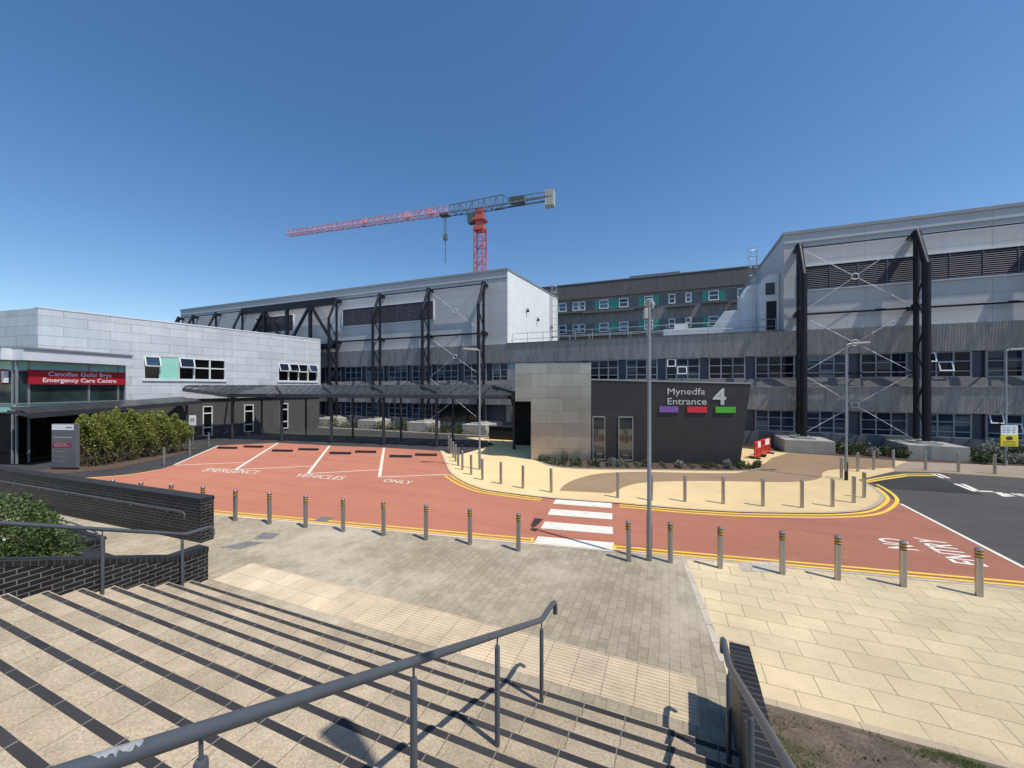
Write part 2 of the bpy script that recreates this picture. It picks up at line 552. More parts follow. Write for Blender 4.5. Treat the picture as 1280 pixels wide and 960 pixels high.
        if any(self.sm) or bevel:
            bm = bmesh.new()
            bm.from_mesh(me)
            bmesh.ops.remove_doubles(bm, verts=bm.verts, dist=1e-5)
            bm.to_mesh(me)
            bm.free()
        if any(self.sm):
            me.set_sharp_from_angle(angle=R(42))
        me.materials.append(m)
        o = bpy.data.objects.new(name, me)
        COL.objects.link(o)
        if parent:
            o.parent = parent
        if bevel:
            b = o.modifiers.new('edge', 'BEVEL')
            b.width = bevel
            b.segments = 2
            b.limit_method = 'ANGLE'
        for key, val in props.items():
            o[key] = val
        return o


G = (0, 0, -R(22.26))


def thing(name, label, cat, loc=(0, 0, 0), group=None):
    o = bpy.data.objects.new(name, None)
    o.empty_display_size = .2
    COL.objects.link(o)
    o.location = loc
    o['label'] = label
    o['category'] = cat
    if group:
        o['group'] = group
    return o


def tag(o, label, cat, group=None):
    o['label'] = label
    o['category'] = cat
    if group:
        o['group'] = group
    return o


def copy_tree(o, loc=None, turn=None, parent=None):
    c = o.copy()
    COL.objects.link(c)
    if parent:
        c.parent = parent
    for ch in list(o.children):
        copy_tree(ch, parent=c)
    if loc is not None:
        c.location = loc
    if turn is not None:
        c.rotation_euler = (0, 0, turn)
    return c


ORD = ['first', 'second', 'third', 'fourth', 'fifth', 'sixth', 'seventh', 'eighth', 'ninth', 'tenth', 'eleventh', 'twelfth', 'thirteenth',
       'fourteenth', 'fifteenth', 'sixteenth', 'seventeenth', 'eighteenth', 'nineteenth', 'twentieth', 'twenty-first', 'twenty-second']


def smooth_path(pts, n=6):
    out = []
    P = [Vector(p) for p in pts]
    P = [P[0] * 2 - P[1]] + P + [P[-1] * 2 - P[-2]]
    for i in range(1, len(P) - 2):
        for j in range(n):
            t = j / n
            a, b, c, d = P[i - 1], P[i], P[i + 1], P[i + 2]
            out.append(.5 * ((2 * b) + (c - a) * t + (2 * a - 5 * b + 4 * c - d) * t * t + (3 * b - a - 3 * c + d) * t ** 3))
    out.append(P[-2])
    return out


def sheet(name, pts, z, m, thick=0, rot=True, kind='structure'):
    """a flat ground layer from world points; UVs in metres on the site grid"""
    bm = bmesh.new()
    vs = [bm.verts.new((p[0], p[1], z)) for p in pts]
    f = bm.faces.new(vs)
    f.normal_update()
    if f.normal.z < 0:
        f.normal_flip()
    if thick:
        r = bmesh.ops.extrude_face_region(bm, geom=[f])
        nv = [e for e in r['geom'] if isinstance(e, bmesh.types.BMVert)]
        for v in vs:
            v.co.z -= thick
        f = [e for e in bm.faces if e.normal.z > .9 or e.normal.z < -.9]
    bmesh.ops.recalc_face_normals(bm, faces=bm.faces[:])
    if not thick:
        for q in bm.faces:
            if q.normal.z < 0:
                q.normal_flip()
    bmesh.ops.triangulate(bm, faces=bm.faces[:])
    uvl = bm.loops.layers.uv.new('UVMap')
    for q in bm.faces:
        for l in q.loops:
            c = l.vert.co
            l[uvl].uv = to_grid(c.x, c.y) if rot else (c.x, c.y)
    me = bpy.data.meshes.new(name)
    bm.to_mesh(me)
    bm.free()
    me.materials.append(m)
    o = bpy.data.objects.new(name, me)
    COL.objects.link(o)
    o['kind'] = kind
    return o


def offset(pts, d):
    P = [Vector((p[0], p[1])) for p in pts]
    out = []
    for i, p in enumerate(P):
        t = (P[min(i + 1, len(P) - 1)] - P[max(i - 1, 0)]).normalized()
        out.append(p + Vector((-t.y, t.x)) * d)
    return out


def stripe(mb, pts, d0, d1, z):
    a, b = offset(pts, d0), offset(pts, d1)
    for i in range(len(pts) - 1):
        q = [(a[i].x, a[i].y, z), (a[i + 1].x, a[i + 1].y, z), (b[i + 1].x, b[i + 1].y, z), (b[i].x, b[i].y, z)]
        nz = (q[1][0] - q[0][0]) * (q[2][1] - q[1][1]) - (q[1][1] - q[0][1]) * (q[2][0] - q[1][0])
        if nz < 0:
            q.reverse()
        mb.face(q)


def text_faces(body, bold=0.0):
    cu = bpy.data.curves.new('lettering', 'FONT')
    cu.body = body
    cu.offset = bold
    cu.resolution_u = 4
    o = bpy.data.objects.new('lettering', cu)
    COL.objects.link(o)
    bpy.context.view_layer.update()
    ev = o.evaluated_get(bpy.context.evaluated_depsgraph_get())
    me = bpy.data.meshes.new_from_object(ev)
    vs = [v.co.copy() for v in me.vertices]
    fs = [tuple(p.vertices) for p in me.polygons]
    bpy.data.objects.remove(o)
    bpy.data.meshes.remove(me)
    x0, x1 = min(v.x for v in vs), max(v.x for v in vs)
    y0, y1 = min(v.y for v in vs), max(v.y for v in vs)
    return [((v.x - x0) / (x1 - x0), (v.y - y0) / (y1 - y0)) for v in vs], fs


def text_obj(name, body, fn, m, parent=None, bold=0.0, **props):
    """fn(x, y) maps the unit box of the lettering to a place"""
    vs, fs = text_faces(body, bold)
    off = parent.matrix_basis.translation if parent else Vector((0, 0, 0))
    me = bpy.data.meshes.new(name)
    me.from_pydata([Vector(fn(x, y)) - off for x, y in vs], [], fs)
    me.materials.append(m)
    me.update()
    o = bpy.data.objects.new(name, me)
    COL.objects.link(o)
    if parent:
        o.parent = parent
    for k, v in props.items():
        o[k] = v
    return o


def leaves(mb, n, sample, size, flat=.0):
    for _ in range(n):
        p = Vector(sample())
        a = random.uniform(0, 2 * math.pi)
        el = random.uniform(-.5, 1.2)
        d = Vector((math.cos(a) * math.cos(el), math.sin(a) * math.cos(el), math.sin(el)))
        w = d.cross(Vector((random.uniform(-1, 1), random.uniform(-1, 1), random.uniform(-1, 1)))).normalized()
        L = size * random.uniform(.6, 1.4)
        w *= L * .3
        i = len(mb.v)
        mb.v += [p, p + d * L * .5 + w, p + d * L, p + d * L * .5 - w]
        mb.f.append((i, i + 1, i + 2, i + 3))
        mb.uv.append([(0, 0)] * 4)
        mb.sm.append(False)


# ------------------------------------------------------------------ camera, light
cam = bpy.data.cameras.new('camera')
cam.sensor_width = 36
cam.lens = F / 1280 * 36
cam.shift_y = 4 / 1280
cam.clip_end = 1500
cam.clip_start = .05
co = bpy.data.objects.new('camera', cam)
COL.objects.link(co)
co.location = (0, 0, H)
co.rotation_euler = (R(90), 0, 0)
scene.camera = co

SUNV = Vector((.778, -.629, math.tan(R(61)))).normalized()
w = bpy.data.worlds.new('World')
scene.world = w
w.use_nodes = True
nt = w.node_tree
sky = nt.nodes.new('ShaderNodeTexSky')
sky.sky_type = 'NISHITA'
sky.sun_disc = False
sky.sun_elevation = R(61)
sky.sun_rotation = math.atan2(.778, -.629)
sky.altitude = 100
sky.air_density = .95
sky.dust_density = .5
sky.ozone_density = 1.3
bg = nt.nodes['Background']
hs = nt.nodes.new('ShaderNodeHueSaturation')
hs.inputs['Saturation'].default_value = 1.24
nt.links.new(sky.outputs[0], hs.inputs['Color'])
nt.links.new(hs.outputs[0], bg.inputs[0])
bg.inputs[1].default_value = .148
sl = bpy.data.lights.new('sun', 'SUN')
sl.energy = 4.2
sl.angle = R(.53)
sl.color = (1, .945, .86)
so = bpy.data.objects.new('sun', sl)
COL.objects.link(so)
so.location = (20, -16, 40)
so.rotation_euler = SUNV.to_track_quat('Z', 'Y').to_euler()
scene.view_settings.view_transform = 'Standard'
scene.view_settings.look = 'None'
scene.view_settings.exposure = 0.0
scene.view_settings.gamma = 1.0

# ------------------------------------------------------------------ ground layers
PZ = .03
sheet('ground', [(-600, -300), (600, -300), (600, 900), (-600, 900)], -.008, M['tarmac_dark'])
sheet('road', [g(1071, 600), g(1117, 589.5), g(1159, 590.2), g(1280, 598), (40, 14.15), (70, 2), (70, -12), (11.7, 8.0), (12.3, 9.2), g(1126, 629), g(1098, 620)], -.004, M['tarmac'])

NEAR = [(-40, 19.9), (11.9, 8.08)]


def near_y(x):
    return 10.79 - .2275 * x


kerb_px = [(552.5, 563.8), (556, 571), (560, 580), (566, 591), (580, 601), (605, 611), (640, 616.5), (692, 622.5), (765, 628), (800, 631), (860, 636),
           (920, 639.4), (976, 640.6), (1032, 640.8), (1072, 638), (1091.5, 631), (1100, 621), (1089, 610), (1076, 603)]
KERB = smooth_path([g(*p) for p in kerb_px], 5)
left_px = [(84, 597.6), (105, 597), (150, 594), (185, 589), (217, 581), (272, 557)]
LEFTK = smooth_path([g(*p) for p in left_px], 5)
back = [g(345, 553.5), g(412, 557), g(480, 559.5), g(552.5, 563.8)]
nose = [g(1126, 629), (12.34, 9.27), (11.82, 8.1)]
road = [(-40, 19.9)] + [(-40, 18.9)] + [tuple(p) for p in LEFTK] + back[:-1] + [tuple(p) for p in KERB] + nose + [(11.8, near_y(11.8))]
sheet('red_road', road, 0, M['red_asphalt'])

# forecourt in front of the entrance, with its kerb
fore = [tuple(p) for p in KERB] + [g(1073, 600), g(1117, 589.3), g(1159, 590), g(1280, 597.8), (40, 14.2), (40, 20), (20, 27), (14, 31), (6, 33.5), (-4, 33.0), (-1.6, 30.2),
                                   g(619, 556), g(596, 563), g(575, 569), g(559, 567)]
sheet('entrance_pavement', fore, PZ, M['resin_cream'], .06)
kb = MB()
stripe(kb, KERB, .004, -.14, PZ + .004)
kb.build('kerb', M['kerb_cream'], kind='structure')
brown = smooth_path([g(*p) for p in [(699, 614.3), (707, 606), (724, 598.5), (752, 592.5), (800, 590.5), (870, 592), (920, 592)]], 4) + \
    [g(945, 588), g(965, 573), g(985, 567), g(1041, 569), g(1115, 575)] + \
    smooth_path([g(*p) for p in [(1117, 584.5), (1089, 586.5), (1045, 587.5), (1029, 591), (1027, 597), (1013, 601.5), (976, 603.5), (920, 602.5), (860, 602), (805, 604), (782, 609), (772, 614), (764, 617.4)]], 4)
sheet('brown_path', brown, PZ + .004, M['resin_brown'])
strip_r = [g(1117, 584.5), g(1117, 589.0), g(1159, 589.7), g(1280, 597.5), (40, 14.3), (40, 17.6), g(1280, 583), g(1209, 580), g(1136, 577)]
sheet('buff_path', strip_r, PZ + .0045, mat('buff_resin_gravel', (.40, .31, .225), .88, var=.1, scale=.5, fine=(90, .22), bump=.3))

# near plaza
WL0, WL1 = (3.33, 6.05), (4.33, 10.28)       # pale edging between grey blocks and cream slabs
blk = [(-30, near_y(-30)), (WL1[0] - .18, near_y(WL1[0] - .18)), WL1, WL0, to_world(.74, 5.4), to_world(-9.6, 5.1), to_world(-22, 5.1), (-30, 14)]
xk = 4.35
sheet('plaza_paving', [(-30, near_y(-30)), (xk, near_y(xk)), WL0, to_world(.80, 5.0), to_world(-22, 5.0), (-34, 15)], PZ, M['blocks'], .06)
sheet('flagstone_paving', [(xk, near_y(xk)), (40, near_y(40)), (40, -10), to_world(30, 6.25), to_world(.80, 6.25), WL0], PZ, M['slabs'], .06)
ed = MB()
stripe(ed, [WL0, (xk, near_y(xk))], -.06, .06, PZ + .004)
ed.build('paving_edge', M['kerb'], kind='structure')
kb2 = MB()
stripe(kb2, [(-30, near_y(-30)), (-10, near_y(-10)), (2, near_y(2)), (11.8, near_y(11.8)), (40, near_y(40))], -.10, .006, PZ + .008)
kb2.build('kerb', M['kerb'], kind='structure')
tac = MB(G)
tac.box(-9.5, .36, 5.44, 6.33, PZ - .02, PZ + .006)
s = 5.47
while s < 6.31:
    tac.prism_x([(s, PZ + .006), (s + .045, PZ + .006), (s + .036, PZ + .017), (s + .009, PZ + .017)], -6.3, .345)
    s += .068
tac.build('tactile_paving', M['tactile'], kind='structure')

# a bed of soil in the near right corner, rising gently beside the steps
bed = MB(G)
import itertools
nx, ny = 60, 26
hgt = {}
for i, j in itertools.product(range(nx + 1), range(ny + 1)):
    x = .97 + i * .22
    y = 6.16 - j * .22
    z = .02 + .11 * min(1, (6.16 - y) / 1.2) + .02 * max(0, 6.16 - y) + random.uniform(-.018, .022) * (j > 0)
    hgt[i, j] = (x, y, z)
for i, j in itertools.product(range(nx), range(ny)):
    bed.face([hgt[i, j + 1], hgt[i + 1, j + 1], hgt[i + 1, j], hgt[i, j]], None, True)
for _ in range(1500):
    x, y = random.uniform(1.0, 9), random.uniform(1.5, 6.1)
    z = .02 + .11 * min(1, (6.16 - y) / 1.2) + .02 * (6.16 - y)
    r = random.uniform(.008, .03) * (1 if random.random() < .9 else 1.7)
    top = (x + random.uniform(-r, r) * .4, y + random.uniform(-r, r) * .4, z + r * .9)
    n_ = random.choice((4, 5, 6))
    ring = [(x + r * random.uniform(.7, 1.3) * math.cos(6.283 * k / n_), y + r * random.uniform(.7, 1.3) * math.sin(6.283 * k / n_), z - .012) for k in range(n_)]
    for k in range(n_):
        bed.face([ring[k], ring[(k + 1) % n_], top])
bed.build('soil', M['soil'], kind='structure')
be = MB(G)
be.box(.97, 16, 6.14, 6.26, -.05, PZ + .025)
be.build('kerb', M['kerb_cream'], kind='structure')
gm = MB(G)


def grass_pt():
    while True:
        q = random.random()
        if q < .62:
            x, y = 1.0 + abs(random.gauss(0, .35)), random.gauss(5.05, .45)
        elif q < .9:
            x, y = random.gauss(3.2, .5), 6.12 - abs(random.gauss(0, .12))
        else:
            x, y = random.uniform(1, 8), random.uniform(4, 6.1)
        if x > .98 and y < 6.12 and math.sin(x * 9 + y * 4) + math.sin(y * 11 - x * 5) > -.5:
            return (x, y, .02 + .11 * min(1, (6.16 - y) / 1.2) + .02 * (6.16 - y) - .01)


for _ in range(6500):
    p = Vector(grass_pt())
    a = random.uniform(0, 6.28)
    h_ = random.uniform(.02, .075)
    lean = Vector((math.cos(a), math.sin(a), 0)) * h_ * .8
    wv = Vector((-math.sin(a), math.cos(a), 0)) * .004
    gm.face([p - wv, p + wv, p + lean + Vector((0, 0, h_))])
gm.build('grass', M['grass'], kind='stuff')

# ------------------------------------------------------------------ road paint
ym = MB()
ya = [p for p in KERB if p.x < g(690, 622)[0] and p.y < g(563, 592.5)[1]]
yb = [p for p in KERB if p.x > g(769, 628)[0] or p.y < 12]
yb = [p for p in KERB[KERB.index(ya[-1]) + 1:] if p.x > g(768, 628)[0]]
for d in (-.16, -.42):
    stripe(ym, ya, d, d - .12, .005)
    if d < -.3:
        stripe(ym, yb[:-1], d, d - .12, .005)
    else:
        stripe(ym, yb[:-4], d, d - .12, .005)
nb = [g(1074, 601.5), g(1100, 596.5), g(1130, 592.4), g(1168, 592.2)]
nb2 = [g(1080, 602.5), g(1104, 598.5), g(1132, 594.4), g(1166, 594.2)]
stripe(ym, nb, 0, -.14, .005)
stripe(ym, nb2, 0, -.14, .005)
for a0, a1 in ((-30, .55), (2.72, 11.7)):
    ln = [(a0, near_y(a0)), ((a0 + a1) / 2, near_y((a0 + a1) / 2)), (a1, near_y(a1))]
    stripe(ym, ln, .12, .21, .005)
    stripe(ym, ln, .32, .41, .005)
for xx in (.52, 2.72):
    ym.face([(xx, near_y(xx) + .1, .0058), (xx + .09, near_y(xx) + .1, .0058), (xx + .12, near_y(xx) + .45, .0058), (xx + .03, near_y(xx) + .45, .0058)])
stripe(ym, LEFTK[:-8], -.12, -.24, .005)
ym.build('yellow_lines', M['yellow_paint'], kind='structure')
wm = MB()


def wpoly(px, z=.0055):
    q = [g(*p) for p in px]
    wm.face([(x, y, z) for x, y in reversed(q)])


wpoly([(695, 624.3), (765, 629), (765, 635.3), (691, 629.7)])
wpoly([(688.5, 636.2), (765.3, 641.8), (765.5, 649.5), (684.5, 643.4)])
wpoly([(681, 652), (766, 659), (766.3, 668), (676, 660.5)])
wpoly([(672.5, 670.5), (767.2, 678.5), (767.8, 690.3), (667, 679.8)])


def wline(p, q, wd, z=.0055):
    stripe(wm, [g(*p), g(*q)], -wd / 2, wd / 2, z)


wline((347.5, 553.6), (294.5, 587), .16)
wline((412, 557.2), (385, 592), .16)
wline((480, 559.8), (474.3, 596.5), .16)
wline((219, 581.6), (306, 578), .11)
wline((296, 587), (390, 582.6), .11)
wline((386, 592), (475, 587.2), .11)
wline((474, 596.5), (562, 593), .11)
wline((218, 581), (273, 557), .12)
wline((552, 564), (565, 592), .12)
wline((1126, 630), (1281, 710), .10)
wline((1165, 592.2), (1179, 597.8), .14)
wline((1172, 592.2), (1186.5, 598), .14)
wline((1194, 604.8), (1219, 614.5), .16)
wline((1203, 605), (1222, 613.5), .16)
wline((1222, 613.8), (1242, 614.8), .2)
wline((1245, 615.5), (1257, 621), .14)
wline((1249, 615.5), (1263, 621), .12)
wline((1256, 617), (1268, 620.5), .12)
wline((1264, 616.8), (1280, 620.6), .14)
wline((1272, 617), (1292, 621.6), .14)
wm.build('white_lines', M['white_paint'], kind='structure')


def px_grid(u, v):
    return to_grid(*g(u, v))


def road_text2(body, o, ex, ey, bold=.0):
    text_obj('road_lettering', body, lambda x, y: (o[0] + ex[0] * x + ey[0] * y, o[1] + ex[1] * x + ey[1] * y, .0058), M['white_paint'], bold=bold, kind='structure')


for body, po_, px_, py_ in (('EMERGENCY', (251, 589.3), (320, 592.6), (262, 585.2)), ('VEHICLES', (366, 595.7), (426.5, 600), (375.5, 591.9)), ('ONLY', (477.5, 602.2), (513, 605.3), (482.5, 598.8))):
    o_, x_, y_ = Vector(g(*po_)), Vector(g(*px_)), Vector(g(*py_))
    road_text2(body, o_, x_ - o_, y_ - o_)
o_ = Vector(g(1237, 709))
x_ = Vector(g(1178, 675.5))
y_ = Vector(g(1192, 703.5))
road_text2('ENTRY', o_, x_ - o_, y_ - o_, .014)
o_ = Vector(g(1149.5, 688.6))
x_ = Vector(g(1131, 675))
y_ = Vector(g(1110, 685))
road_text2('NO', o_, x_ - o_, y_ - o_, .014)

for px in ([(275, 686), (300, 687.5), (331, 679.5), (308, 678.2)], [(317, 674.5), (340, 675.5), (350, 668.3), (329, 667)]):
    q = [g(*p) for p in px]
    sheet('access_cover', q, PZ + .004, M['cover'])
sheet('access_cover', [g(928, 716), g(985, 716.5), g(972, 704), g(921, 703.5)], PZ + .004, M['kerb'])

sheet('road_patch', [g(1090, 602.5), g(1132, 596), g(1166, 594.5), g(1231, 619), g(1160, 614), g(1105, 611)], .0, M['tarmac_dark'])
for (u, v, an) in ((405, 649, -.22), (586, 601.3, -.5)):
    x, y = g(u, v)
    gd = MB((x, y, an))
    gd.box(-.24, .24, -.2, .2, -.01, .0065)
    for k in range(7):
        gd.box(-.19 + k * .06, -.16 + k * .06, -.16, .16, .0066, .012)
    gd.build('drain_grate', M['cover'], kind='structure')
# ------------------------------------------------------------------ steps
RISE, TREAD, T1 = .16, .418, 5.1
NST = 15


def step_z(t):
    return 0 if t > T1 else RISE * min(NST, 1 + math.floor((T1 - t) / TREAD))


st = MB(G)
ns = MB(G)
for k in range(1, NST + 1):
    t1 = T1 - (k - 1) * TREAD
    t0 = t1 - TREAD if k < NST else -14
    st.box(-9.6, .74, t0 - (.02 if k < NST else 0), t1, RISE * (k - 1) - .02, RISE * k)
    ns.box(-9.55, .73, t1 - .094, t1 - .020, RISE * k - .01, RISE * k + .004)
sto = st.build('steps', M['tread'], kind='structure')
ns.build('nosing_strip', M['nosing'], sto)

# ------------------------------------------------------------------ brick walls and planter by the steps
SL = RISE / TREAD
o = thing('brick_wall', 'dark brick wall stepping down beside the left end of the steps', 'wall', (*to_world(-9.8, 5.4), 0))
mb = MB(G)
prof = [(5.42, 0), (5.42, .66), (4.87, .66), (-1, .66 + SL * 5.87), (-1, 0)]
mb.prism_x([(y, z) for y, z in prof], -9.95, -9.60)
mb.build('wall', M['brick'], o)
cp = MB(G)
cp.prism_x([(5.43, .66), (5.43, .76), (4.85, .76), (-1, .76 + SL * 5.85), (-1, .66 + SL * 5.87), (4.87, .66)], -9.96, -9.592)
cp.build('coping', M['soldier'], o)
P1 = (-8.62, 10.66)
D1 = math.atan2(.335, -.942)
W1 = (P1[0], P1[1], D1)
o = thing('brick_wall', 'long level dark brick wall with a fixed handrail beside the ramp', 'wall', (P1[0], P1[1], 0))
MB(W1).box(0, 20, -.34, 0, -.05, 1.15).build('wall', M['brick'], o)
MB(W1).box(-.01, 20, -.35, .01, 1.15, 1.26).build('coping', M['soldier'], o)
rl = MB(W1)
rl.tube([(20, .13, .93), (.75, .13, .88), (.55, .13, .87), (.47, .13, .83), (.45, .13, .77), (.45, .13, .68)], .024)
r_ = thing('handrail', 'grey tube handrail fixed to the long brick wall by the ramp', 'handrail', (*[(W1[0] + math.cos(D1) * .5), (W1[1] + math.sin(D1) * .5)], .7))
rl.build('rail', M['rail'], r_)
for k in range(7):
    bk = MB(W1)
    x = 1.4 + k * 1.75
    bk.tube([(x, .02, .76), (x, .1, .79), (x, .13, .87)], .011, 8)
    bk.box(x - .035, x + .035, .003, .02, .72, .80)
    bk.build('bracket', M['rail'], r_)
o = thing('brick_wall', 'low dark brick wall ending beside the steps in the right corner', 'wall', (*to_world(.85, 5.8), 0))
mb = MB((to_world(.85, 5.82)[0], to_world(.85, 5.82)[1], -R(23.6)))
mb.box(-.11, .11, -8, 0, -.05, .86)
mb.build('wall', M['brick'], o)
mb = MB((to_world(.85, 5.82)[0], to_world(.85, 5.82)[1], -R(23.6) + R(90)))
mb.box(-8, .006, -.116, .116, .86, .97)
mb.build('coping', M['soldier'], o)
o = thing('planter', 'low dark brick planter holding the green bush by the ramp', 'planter', (*to_world(-12.5, 5), 0))
mb = MB(G)
mb.box(-24, -10.0, 4.62, 4.86, 0, .30)
mb.box(-15.4, -13.7, 4.70, 5.30, 0, .36)
mb.build('wall', M['brick'], o)
mb = MB(G)
mb.box(-15.42, -13.68, 4.68, 5.32, .362, .43)
mb.box(-13.68, -10.0, 4.60, 4.88, .30, .36)
mb.build('coping', M['soldier'], o)
mb = MB(G)
mb.box(-24, -9.96, -1, 4.62, 0, .28)
mb.build('soil', M['soil'], o)
rl = MB(G)
rl.tube([(-24, 5.15, .72), (-14.9, 5.15, .66), (-13.85, 5.15, .60), (-13.72, 5.15, .57), (-13.7, 5.15, .5)], .02)
r_ = thing('handrail', 'short grey handrail above the low planter wall behind the bush', 'handrail', (*to_world(-14.4, 5.15), .43))
rl.build('rail', M['rail'], r_)
for x in (-14.3, -16.0):
    MB(G).tube([(x, 5.15, .2), (x, 5.15, .63 if x > -15 else .66)], .014, 8).build('post', M['rail'], r_)

# ------------------------------------------------------------------ stair handrails


def stair_rail(label, sfun, tend, posts, flat=.36, s_off=0):
    z0 = 1.265
    t_low = 4.95

    def pt(t, dz=0):
        z = z0 + .425 * (4.87 - t) if t < 4.87 else z0
        return (sfun(t), t, z + dz)
    root = thing('handrail', label, 'handrail', (*to_world(sfun(4.87), 4.87), step_z(4.87)), 'handrails down the steps')
    path = [pt(tend), pt(2.5), pt(4.7), pt(4.85), (sfun(4.95), 4.95, z0 - .004), (sfun(5.15), 5.15, z0), (sfun(5.3), 5.3, z0),
            (sfun(5.36), 5.36, z0 - .02), (sfun(5.4), 5.4, z0 - .07), (sfun(5.405), 5.405, z0 - .2)]
    MB(G).tube(path, .034, 16).build('rail', M['rail'], root)
    for t in posts:
        zb = step_z(t)
        zr = pt(t)[2]
        po = MB(G)
        po.lathe([(0, zb), (.027, zb), (.027, zr - .135), (.022, zr - .122), (0, zr - .122)], (sfun(t), t), 14)
        pst = po.build('post', M['rail'], root)
        MB(G).lathe([(.009, zr - .125), (.009, zr - .02)], (sfun(t), t), 8).build('connector', M['rail'], pst)
    return root


cr = stair_rail('grey handrail with a worn patch running down the middle of the steps', lambda t: -1.57 - .0645 * (4.87 - t), .2, [4.87, 3.63, 2.335, 1.0])
wp = MB(G)
sf = lambda t: -1.57 - .0645 * (4.87 - t)
stair_rail('grey handrail along the left end of the steps beside the brick wall', lambda t: -9.4, -1, [4.82, 3.6, 2.36, 1.1])
stair_rail('grey handrail along the right end of the steps beside the low wall', lambda t: .61, 0, [4.87, 3.63, 2.33, 1.0])


def vpatch(t0, t1):
    # a worn patch on the crown of the middle rail where the paint has gone
    p0 = Vector((sf(t0), t0, 1.265 + .425 * (4.87 - t0)))
    p1 = Vector((sf(t1), t1, 1.265 + .425 * (4.87 - t1)))
    d = (p1 - p0).normalized()
    x = d.cross(Vector((0, 0, 1))).normalized()
    y = x.cross(d).normalized()
    n = 16
    rows = []
    for i in range(n + 1):
        f = i / n
        wv = (math.sin(f * math.pi) ** .5) * random.uniform(.35, .9) + .03
        lo, hi = 90 - 75 * wv + random.uniform(-10, 10), 90 + 70 * wv
        rows.append([p0 + d * (p1 - p0).length * f + (x * math.cos(R(a)) + y * math.sin(R(a))) * .0352 for a in [lo + (hi - lo) * k / 6 for k in range(7)]])
    for i in range(n):
        for k in range(6):
            wp.face([rows[i][k], rows[i + 1][k], rows[i + 1][k + 1], rows[i][k + 1]], None, True)


vpatch(.66, .80)
wp.build('worn_patch', M['rail_worn'], cr)

# ------------------------------------------------------------------ bollards


def make_bollard(bands):
    root = thing('bollard', 'x', 'bollard')
    MB().lathe([(.061, 0), (.061, .955)], n=20).build('post', M['bollard'], root)
    MB().lathe([(.065, .955), (.065, .972), (.05, .992), (0, 1.0)], n=20).build('cap', M['bollard'], root)
    if bands:
        MB().lathe([(.0622, .80), (.0622, .945)], n=20).build('dark_band', M['bollard_band'], root)
        for z in (.825, .89):
            MB().lathe([(.0634, z), (.0634, z + .032)], n=20).build('reflector_band', M['yellow_band'], root)
    return root


bandB = make_bollard(True)
plainB = make_bollard(False)
usedB = {id(bandB): False, id(plainB): False}


def put_bollard(src, x, y, label, group):
    if src is bandB and not usedB['a'] or src is plainB and not usedB['b']:
        usedB['a' if src is bandB else 'b'] = True
        o = src
    else:
        o = copy_tree(src)
    o.location = (x, y, PZ - .004)
    o.rotation_euler = (random.gauss(0, .008), random.gauss(0, .008), random.uniform(0, 6))
    o['label'] = label
    o['group'] = group


usedB = {'a': False, 'b': False}
near_px = [(294, 650.7), (337, 655), (382, 659.5), (429, 664.5), (479.5, 669.5), (532.5, 674.8), (587.5, 680.5), (648, 688.6), (786, 701.5), (838, 703),
           (900, 710), (978, 717.5), (1047, 724.5), (1129, 733), (1224, 745)]
pts = [g(u, v, PZ) for u, v in near_px]
dx = (pts[1][0] - pts[0][0], pts[1][1] - pts[0][1])
hid = [(-10.38, 12.92), (-11.72, 13.22), (-13.02, 13.5), (-14.35, 13.85)]
for i, p in enumerate(reversed(hid)):
    put_bollard(bandB, p[0], p[1], 'banded steel bollard half hidden by the long brick wall, %s from its left' % ORD[i], 'banded bollards along the near kerb')
for i, p in enumerate(pts):
    if i == 7:
        lab = 'banded steel bollard at the left end of the zebra crossing'
    elif i == 8:
        lab = 'banded steel bollard just left of the tall near lamp post'
    elif i == 9:
        lab = 'banded steel bollard just right of the tall near lamp post'
    elif i < 7:
        lab = 'banded steel bollard on grey block paving, %s right of the brick wall end' % ORD[i]
    else:
        lab = 'banded steel bollard on cream slabs, %s right of the tall near lamp post' % ORD[i - 9]
    put_bollard(bandB, p[0], p[1], lab, 'banded bollards along the near kerb')
far_px = [(561, 564), (563.7, 568), (566.6, 573), (569.4, 577.5), (572.6, 582.5), (578, 588), (589, 594), (603, 600.5), (626, 605.7), (653.5, 611.3), (689, 616.3)]
for i, p in enumerate(far_px):
    x, y = g(*p)
    put_bollard(plainB, x, y, 'plain steel bollard on cream paving left of the zebra, %s from the far end' % ORD[i], 'plain bollards along the entrance kerb')
mid_px = [(772, 623), (814, 626.5), (856, 628), (904, 630.6), (953.5, 633.7), (1002.4, 635.7), (1040.4, 634.3), (1067, 629.5)]
for i, p in enumerate(mid_px):
    x, y = g(*p)
    put_bollard(plainB, x, y, 'plain steel bollard on cream paving right of the zebra, %s from it' % ORD[i], 'plain bollards along the entrance kerb')
x, y = g(1080, 623)
put_bollard(bandB, x, y, 'banded steel bollard on the rounded nose of the cream paving', 'banded bollards along the near kerb')
rt_px = [(1051.6, 598.6), (1072, 590), (1092, 588), (1116.9, 586), (1156.8, 588.7), (1198, 591), (1243.4, 593.5)]
for i, p in enumerate(rt_px):
    x, y = g(*p)
    put_bollard(plainB, x, y, 'plain steel bollard before the planting bed at right, %s from the left' % ORD[i], 'plain bollards along the far right kerb')
